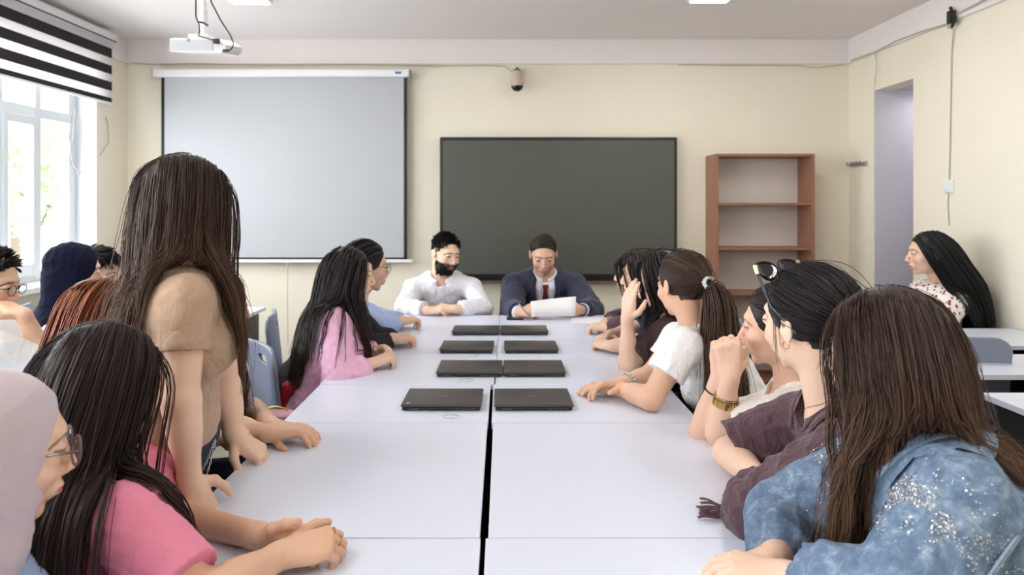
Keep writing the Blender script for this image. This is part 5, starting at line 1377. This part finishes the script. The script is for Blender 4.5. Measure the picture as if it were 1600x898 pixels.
if True:      # R1
    Hd = Head(P(1263, 504, 1.515), 334, -4, -3, 1.04)
    s = Body('person in a plum blouse with sunglasses pushed up on tied back black hair', GR, Hd, P(1296, 632, 1.51), (.99, 1.54, .54), 282,
             {'L': dict(S=P(1330, 712, 1.37), E=P(1186, 800, 1.42), W=P(1180, 742, 1.62), d=(.2, .95, .0), up=(.2, 0, 1), pose='rest'),
              'R': dict(S=P(1255, 655, 1.68), E=P(1140, 708, 1.72), W=P(1195, 752, 1.52), d=(.6, -.7, .1), up=(.1, .2, 1), pose='rest')}, hair=(.012, .009, .010), skin=SKIN_L, sw=.165)
    s.build_body()
    gs = [G(s.torso(.018), 0), G(s.arm('R', .024, .90, True, puff=.016), .02), G(s.arm('L', .026, 1.28, True, puff=.012), .02)]
    gap = Cap(s.S['L']+(np.array(s.arms['L']['E'])-s.S['L'])*.42+V3(-.0, -.066, .01), s.S['L']+(np.array(s.arms['L']['E'])-s.S['L'])*.80+V3(0, -.066, -.012), .026, .020)
    o, V = s.garment('blouse', gs, M_BURG, negs=[neck_hole(s, .012, .062, .03, .055), (gap, .006)], seed=53, wrinkle=.010, freq=26)
    collar(s, M_BURG, R0=.058, gap=34, h=.032, drop=.034, flare=.03, tipdrop=.02, parent=o, over=gs)
    # drawstring ends lying on the table
    e = T(1165, 806, .756); m = MB()
    rs = np.random.RandomState(4)
    for k in range(7):
        tip_ = T(1086+rs.randint(0, 10), 780+k*5, .755); mid = (e+tip_)/2+V3(0, rs.normal()*.01, .008)
        V_ = []; F_ = []
        for i in range(9):
            t = i/8; c = e*(1-t)**2+2*mid*t*(1-t)+tip_*t*t; c = c+V3(0, 0, .003*math.sin(t*9+k)); w_ = .006*(1-.3*t); V_ += [c+V3(0, -w_, .001), c+V3(0, 0, .004), c+V3(0, w_, .001)]
        m.add(V_, [(i*3+j, i*3+j+1, i*3+j+4, i*3+j+3) for i in range(8) for j in (0, 1)])
    st = s.mb('sleeve_ties', m, M_BURG, o); md = st.modifiers.new('thick', 'SOLIDIFY'); md.thickness = .002
    bw = P(1228, 770, 1.36); m = MB()
    for a0, a1 in (((-.03, 0, .02), (-.055, 0, -.01)), ((.03, 0, .02), (.05, 0, -.015))):
        m.tube([bw, bw+V3(*a0), bw+V3(*a1), bw+V3(a1[0]*.5, 0, -.02), bw], [.004, .005, .005, .005, .004], 6)
    m.tube([bw, bw+V3(-.01, -.005, -.05), bw+V3(-.03, -.005, -.085)], [.004, .005, .003], 6).tube([bw, bw+V3(.01, -.005, -.05), bw+V3(.005, -.005, -.09)], [.004, .005, .003], 6)
    s.mb('sleeve_bow', m, M_BURG, o)
    s.lower(M_BLACKT)
    make_hair(s, 'tail', L=.34, n=6000, ng=420, r=.00075, thick=.014, tie=(.01, -.112, -.01), seed=57, wave=.003, light=.22, fly=.05, ymod=-.002)
    # loose wisps and earring
    m = MB(); H = Hd
    for k, (a, b, c_) in enumerate(((.030, -.050, .3), (.026, -.085, -.4), (.022, -.070, .9), (.028, -.098, .1), (.018, -.055, -.8))):
        m.tube([H.w(-.066, a, .040), H.w(-.0745, a-.004, .012), H.w(-.0765, a-.004+.004*c_, -.018), H.w(-.073, a+.005*c_, b*.7), H.w(-.066-.003*c_, a+.012*c_, b)], [.0007, .0007, .0006, .0005, .0002], 4)
    s.mb('loose_strands', m, mat('black hair strand', (.012, .009, .010), .4))
    ec = H.w(-.079, -.006, -.036); m = MB().tube([ec+.0085*(math.cos(x)*H.R[1]+math.sin(x)*H.R[2])+0*H.R[0] for x in np.linspace(0, 6.283, 20, endpoint=False)], .0010, 5, closed=True)
    s.mb('earring', m, M_GOLD, s.body)
    # sunglasses resting on the head: a thing of its own
    sg = empty('sunglasses', H.w(0, .06, .10), 'black sunglasses with gold hinges pushed up on the tied back black hair', 'sunglasses'); SB = H.w(0, .06, .10)
    M_SG = mat('black acetate', srgb(14, 14, 18), .32); M_SGL = mat('dark tinted lens', srgb(10, 12, 16), .05, spec=.8)
    tl = frame(0); up_ = unit(H.R[2]*.80+H.R[1]*.55); out_ = unit(H.R[1]*.85-H.R[2]*.50)
    fr = MB(); ln = MB(); hg = MB(); tm = MB()
    C0 = H.w(0, .075, .112)
    for x in (-1, 1):
        c = C0+x*.036*H.R[0]; ring = [c+.031*math.cos(a)*(1+.05*math.cos(2*a))*H.R[0]+.024*math.sin(a)*up_-.010*abs(math.cos(a))*out_ for a in np.linspace(0, 6.283, 28, endpoint=False)]
        fr.tube(ring, .0026, 6, closed=True); cc = c+.003*out_; ln.add([cc]+ring, [(0, 1+i, 1+(i+1) % 28) for i in range(28)])
        h0 = C0+x*.068*H.R[0]+.012*up_-.012*out_; h1 = H.w(x*.079, .040, .062); e1 = H.w(x*.081, -.016, .012); e2 = H.w(x*.078, -.034, -.010)
        hg = MB(); tm = MB()
        hg.tube([h0, h0*.72+h1*.28], [.0050, .0045], 6); tm.tube([h0*.72+h1*.28, h1*.6+e1*.4+x*.004*H.R[0], e1, e2], [.0040, .0032, .0030, .0026], 6)
        for mm, nm, mt in ((hg, 'hinge', mat('pale gold metal', srgb(206, 192, 150), .3, metal=1)), (tm, 'temple', M_SG)): mm.V = [v-SB for v in mm.V]; mm.build(nm, mt, sg, True)
    fr.tube([C0-.008*H.R[0], C0+.003*out_+.004*up_, C0+.008*H.R[0]], .0026, 6)
    for mm, nm, mt in ((fr, 'frame', M_SG), (ln, 'lens', M_SGL)): mm.V = [v-SB for v in mm.V]; mm.build(nm, mt, sg, True)
    chair(1.12, 1.56, 282, 'grey plastic chair under the person in plum with the sunglasses')
if True:      # R0
    Hd = Head(P(1384, 552, 1.20), 318, -8, 0, .97)
    s = Body('person in a washed denim jacket with silver sequins and long wavy brown hair', GR, Hd, P(1420, 700, 1.16), (.98, 1.10, .54), 292,
             {'L': dict(S=P(1500, 790, 1.03), E=P(1400, 950, .98), W=P(1228, 900, 1.14), d=(-.85, .5, -.02), up=(-.05, 0, 1), curls=[(22, 30, 15)]*4, spread=4),
              'R': dict(S=P(1342, 745, 1.30), E=P(1222, 806, 1.36), W=P(1212, 868, 1.225), d=(-.72, -.35, -.05), up=(-.2, .1, 1), curls=[(24, 36, 20)]*4, spread=3)}, hair=(.030, .018, .014), skin=SKIN_L, sw=.17, nail=srgb(220, 228, 232))
    s.build_body()
    gs = [G(s.torso(.026, k=.04), 0), G(s.arm('R', .028, 1.80, True, puff=.010), .02), G(s.arm('L', .030, 1.75, True, puff=.010), .02)]
    o, V = s.garment('denim_jacket', gs, M_DENIM, negs=[neck_hole(s, .012, .060, .02, .05)], seed=61, wrinkle=.010, freq=20, fine=.0016)
    collar(s, M_DENIM, R0=.066, gap=26, h=.036, drop=.055, flare=.050, tipdrop=.03, parent=o, over=gs)
    for k_ in ('L', 'R'):
        e0, w0_ = np.array(s.arms[k_]['E'], float), np.array(s.arms[k_]['W'], float); t0 = .70 if k_ == 'L' else .75
        cf = [G([(1, Cap(e0+(w0_-e0)*(t0-.17), e0+(w0_-e0)*(t0+.03), .0575, .0535, True), 0)], 0)]
        s.garment('cuff', cf, M_DENIM, seed=64, wrinkle=.003, freq=30, parent=o, h=.004)
    # sequin embroidery: small bright discs sewn on the front shoulders
    rs = np.random.RandomState(3)
    SL_, SR_ = s.S['L'], s.S['R']; sk = gs
    cand = []
    for S_, nn in ((SL_, 12000), (SR_, 2600)):
        a = S_+.02*s.u+.05*s.f*0; e = S_*.35+s.N*.65-.17*s.u+.12*s.f
        t = rs.rand(nn)[:, None]; cand.append(a*(1-t)+e*t+rs.normal(size=(nn, 3))*np.array([.026, .026, .03])+.05*unit(s.f*.6-s.r*(.5 if S_ is SL_ else -.5)))
    q = np.concatenate(cand); q = q+rs.normal(size=q.shape)*.006
    for _ in range(4): dd = eval_points(sk, q); gr = grad_points(sk, q); q = q-gr*(dd-.0025)[:, None]
    keep = (smooth_noise(q, 77, 130) > -.22); q = q[keep]; gr = gr[keep]
    gr = gr+rs.normal(size=gr.shape)*.30; gr /= np.linalg.norm(gr, axis=1, keepdims=True); a = np.cross(gr, rs.normal(size=gr.shape)); a /= np.linalg.norm(a, axis=1, keepdims=True); b = np.cross(gr, a)
    rr = (.0008+.0012*rs.rand(len(q))**3)[:, None]; ring = np.stack([q+rr*(math.cos(x)*a+math.sin(x)*b) for x in np.linspace(0, 6.283, 6, endpoint=False)], 1)
    Vs = ring.reshape(-1, 3); ii = np.arange(len(q))[:, None]*6
    me = raw_mesh('sequin_embroidery', Vs-s.base, [np.concatenate([ii+np.array([0, 1, 2, 3]), ii+np.array([0, 3, 4, 5])])], mat('silver sequins', srgb(215, 215, 212), .28, metal=.6), smooth=False)
    e_ = put('sequin_embroidery', me, o); e_['kind'] = 'stuff'; e_['label'] = 'scattered silver sequins on the shoulders'
    # jacket seams: raised double stitching down the back panel and shoulder
    def seam(p0, p1, n=22, push=.031, off=(0, 0, 0)):
        q = np.array([p0*(1-t)+p1*t for t in np.linspace(0, 1, n)])+np.array(off)
        for _ in range(4): dd = eval_points(sk, q); gr = grad_points(sk, q); q = q-gr*(dd-.0015)[:, None]
        return list(q)
    m = MB(); out = s.S['L']-.05*s.f
    sl = s.S['L']; Lb = -s.r; Bk = -s.f
    m.tube(seam(sl+Lb*.03+Bk*.10-.02*s.u, sl+Lb*.09+.08*s.f-.04*s.u), .0022, 6).tube(seam(sl+Lb*.035+Bk*.11-.03*s.u, sl+Lb*.10+.08*s.f-.052*s.u), .0016, 6)
    m.tube(seam(s.hip+.62*s.U+Lb*.10+Bk*.16, sl+Bk*.10-.02*s.u), .0020, 6)
    m.tube(seam(sl+Lb*.05-.12*s.u+.08*s.f, sl+Lb*.02-.12*s.u-.10*s.f), .0018, 6)
    s.mb('jacket_seams', m, mat('faded denim seam', srgb(150, 172, 196), .85), o)
    s.lower(M_JEANS)
    make_hair(s, 'long', L=.60, n=10500, ng=560, r=.00065, col=(.042, .021, .017), tip=(.230, .125, .068), thick=.014, part=.0, bias=(.0, .0, 0), seed=63, back=.05, wave=.009, wfreq=5, lvar=.3, fly=.05, clump=.65, guard=1.25, light=.2, split=(.0, .16, .40, -1), extra=[G([(1, Cap(s.S['L']+.03*s.u, np.array(s.arms['L']['E']), .095, .09), .0)], .0)])
    chair(1.14, 1.08, 292, 'pale grey chair back at the right edge behind the denim jacket')
if True:      # R7
    Hd = Head(P(1452, 397, 3.95), 287, -3, 0, 1.12)
    s = Body('person with very long black hair in a cream blouse with red leaf print', 'person by the side wall', Hd, P(1472, 452, 3.97), (2.38, 4.04, .56), 270,
             {'L': dict(S=P(1492, 472, 3.86), E=P(1462, 506, 3.80), W=P(1420, 512, 3.90), d=(-.9, .1, 0), pose='curl'), 'R': dict(E=P(1435, 500, 4.15), W=P(1400, 508, 4.05), d=(-.9, 0, 0), pose='curl')}, hair=(.006, .006, .007), skin=SKIN_M, w=1.1)
    s.near = False; s.build_body(hh=.003)
    s.garment('blouse', [G(s.torso(.022), 0), G(s.arm('R', .024, 1.7, True, puff=.01), .02), G(s.arm('L', .030, 1.7, True, puff=.02), .02)], M_FLORAL, negs=[neck_hole(s)], seed=65, wrinkle=.009)
    s.lower(M_BLACKT)
    make_hair(s, 'long', L=.62, n=4200, ng=300, r=.0012, thick=.012, part=0, bias=(.05, -.02, 0), seed=67, wave=.001, lvar=.08, fly=.0, light=.1, tip=(.008, .008, .009), guard=.85, back=.22, split=(.2, .30, 0, -1, .5, .14))
    chair(2.40, 4.06, 270, 'grey plastic chair under the woman in the leaf print blouse')

# --- window side
if True:      # B2
    Hd = Head(P(117, 425, 3.2), 52, -8, 0, 1.10)
    s = Body('person in a navy headscarf and pale dress, seen from behind near the window', GB, Hd, P(100, 500, 3.18), (-2.22, 3.12, .54), 60,
             {'R': dict(E=P(120, 545, 3.05), W=P(165, 550, 3.1)), 'L': dict(E=P(150, 540, 3.4), W=P(185, 545, 3.35))}, hair=BLK, skin=SKIN_M)
    s.near = False; s.build_body()
    s.garment('dress', [G(s.torso(.020), 0), G(s.arm('R', .020, 1.8, True), .02), G(s.arm('L', .020, 1.8, True), .02)], mat('pale blue white cotton', srgb(212, 222, 240), .8), seed=71)
    H = Hd; back = -s.f
    sc = [(1, H.E((0, -.018, .036), (.092, .108, .092)), 0), (1, H.E((0, -.01, -.035), (.086, .088, .095)), .03), (1, Cap(H.w(0, -.04, -.04), s.N+.02*s.u, .088, .105), .03),
          (1, Ell(s.N-.035*s.u-.01*s.f, (.175, .125, .075), s.TR), .05), (1, Cap(s.N-.03*s.u-.12*s.r*-1*-1, s.N-.20*s.u-.13*s.r-.03*s.f, .080, .060), .05),
          (-1, H.E((0, .100, -.008), (.062, .055, .083)), .010)]
    s.garment('headscarf', [G(sc, 0)], M_NAVYS, wrinkle=.009, seed=75, freq=30, h=.006)
    s.lower(M_JEANS); chair(-2.26, 3.10, 60, 'grey plastic chair under the woman in the navy headscarf')
if True:      # B3
    Hd = Head(P(153, 426, 3.80), 84, -16, 0, 1.08, True)
    s = Body('person with tousled black hair and short beard looking down behind the navy headscarf', GB, Hd, P(122, 474, 3.82), (-2.50, 3.86, .54), 80,
             {'R': dict(E=(-2.15, 3.64, .80), W=(-1.95, 3.72, .79)), 'L': dict(E=(-2.1, 4.08, .80), W=(-1.92, 3.92, .79))}, male=True, hair=BLK, skin=SKIN_T, stubble=.7)
    s.near = False; s.build_body()
    s.garment('shirt', [G(s.torso(.016), 0), G(s.arm('R', .018, 1.8, True), .02), G(s.arm('L', .018, 1.8, True), .02)], mat('grey shirt', srgb(150, 154, 160), .8), seed=77)
    make_hair(s, 'short', L=.070, n=3400, ng=360, r=.0012, comb=(0, .9, .3), seed=79, light=.2, zmin=.0, thick=.01, lift=1.3)
    s.lower(M_BLACKT); chair(-2.54, 3.86, 80, 'grey plastic chair under the young man with tousled hair')
if True:      # B1
    Hd = Head(P(-18, 445, 2.62), 84, -12, 0, 1.06, True)
    s = Body('person with short curly dark hair and glasses, chin on hand at the left edge', GB, Hd, P(-36, 515, 2.62), (-2.36, 2.62, .54), 84,
             {'R': dict(S=P(-8, 548, 2.48), E=P(78, 570, 2.62), W=P(36, 491, 2.54), d=(-.75, .1, .3), up=(.35, 0, .9), curls=[(30, 50, 30)]*4), 'L': dict(E=P(62, 572, 2.84), W=P(55, 574, 2.72), d=(.3, -.9, 0))},
             male=True, hair=(.016, .011, .010), skin=SKIN_T)
    s.near = False; s.build_body(h=.006)
    s.garment('t_shirt', [G(s.torso(.018), 0), G(s.arm('R', .022, .62, True, puff=.006), .02), G(s.arm('L', .022, .62, True), .02)], M_WHITET, negs=[neck_hole(s)], seed=81, wrinkle=.008)
    make_hair(s, 'short', L=.045, n=3600, ng=320, r=.0012, comb=(0, .2, .5), seed=83, light=.2, zmin=.0)
    glasses(s, mat('dark frame', srgb(40, 42, 50), .3), r=.0016, y=.102)
    s.lower(M_BLACKT); chair(-2.40, 2.62, 84, 'grey plastic chair under the young man in glasses')

# --- bag between the chairs, chairs at the side desks
if True:      # X
    c = P(431, 655, 2.32); B = c+V3(0, 0, -.075); t = empty('handbag', B, 'small pale pink handbag with gold fittings beside the lavender chair', 'bag')
    M_BAG = mat('pale pink leather', srgb(212, 160, 172), .45)
    V, Q = sdf_mesh([G([(1, RBox((0, 0, .052), (.062, .034, .052), .020), 0)], 0)], .004)
    put('bag_body', raw_mesh('bag_body', V, [Q], M_BAG), t)
    MB().box((-.050, -.040, .045), (.050, -.032, .098), .003).build('flap', M_BAG, t, True)
    MB().lathe([(.010, -.004), (.010, .004), (.004, .005)], (0, -.043, .052), 16, 1).build('clasp', M_GOLD, t, True)
    MB().tube([(-.045, 0, .095), (-.035, 0, .112), (0, 0, .118), (.035, 0, .112), (.045, 0, .095)], .0035, 8).build('handle', M_GOLD, t, True)
    chair(-.78, 2.58, 60, 'lavender grey chair back between the very long dark hair and the pink blouse', 'lav')
    rb = V3(-.86, 2.86, .458); t = empty('shopping_bag', rb, 'small red cloth bag showing between the lavender and the blue grey chair', 'bag')
    V, Q = sdf_mesh([G([(1, RBox((0, 0, .12), (.05, .09, .12), .02), 0)], 0)], .008, disp=lambda p: -.006*folds(p, 3, 40, 3)); put('bag_body', raw_mesh('bag_body', V, [Q], mat('red cloth', srgb(186, 32, 44), .7)), t)
    MB().tube([(0, -.05, .23), (0, -.04, .30), (0, .04, .30), (0, .05, .23)], .005, 6).build('handle', mat('red cloth', (0, 0, 0)), t, True)
    chair(1.98, 3.12, 0, 'pale grey chair back between the two farther side desks, left one')
    chair(2.46, 3.12, 0, 'pale grey chair back between the two farther side desks, right one')
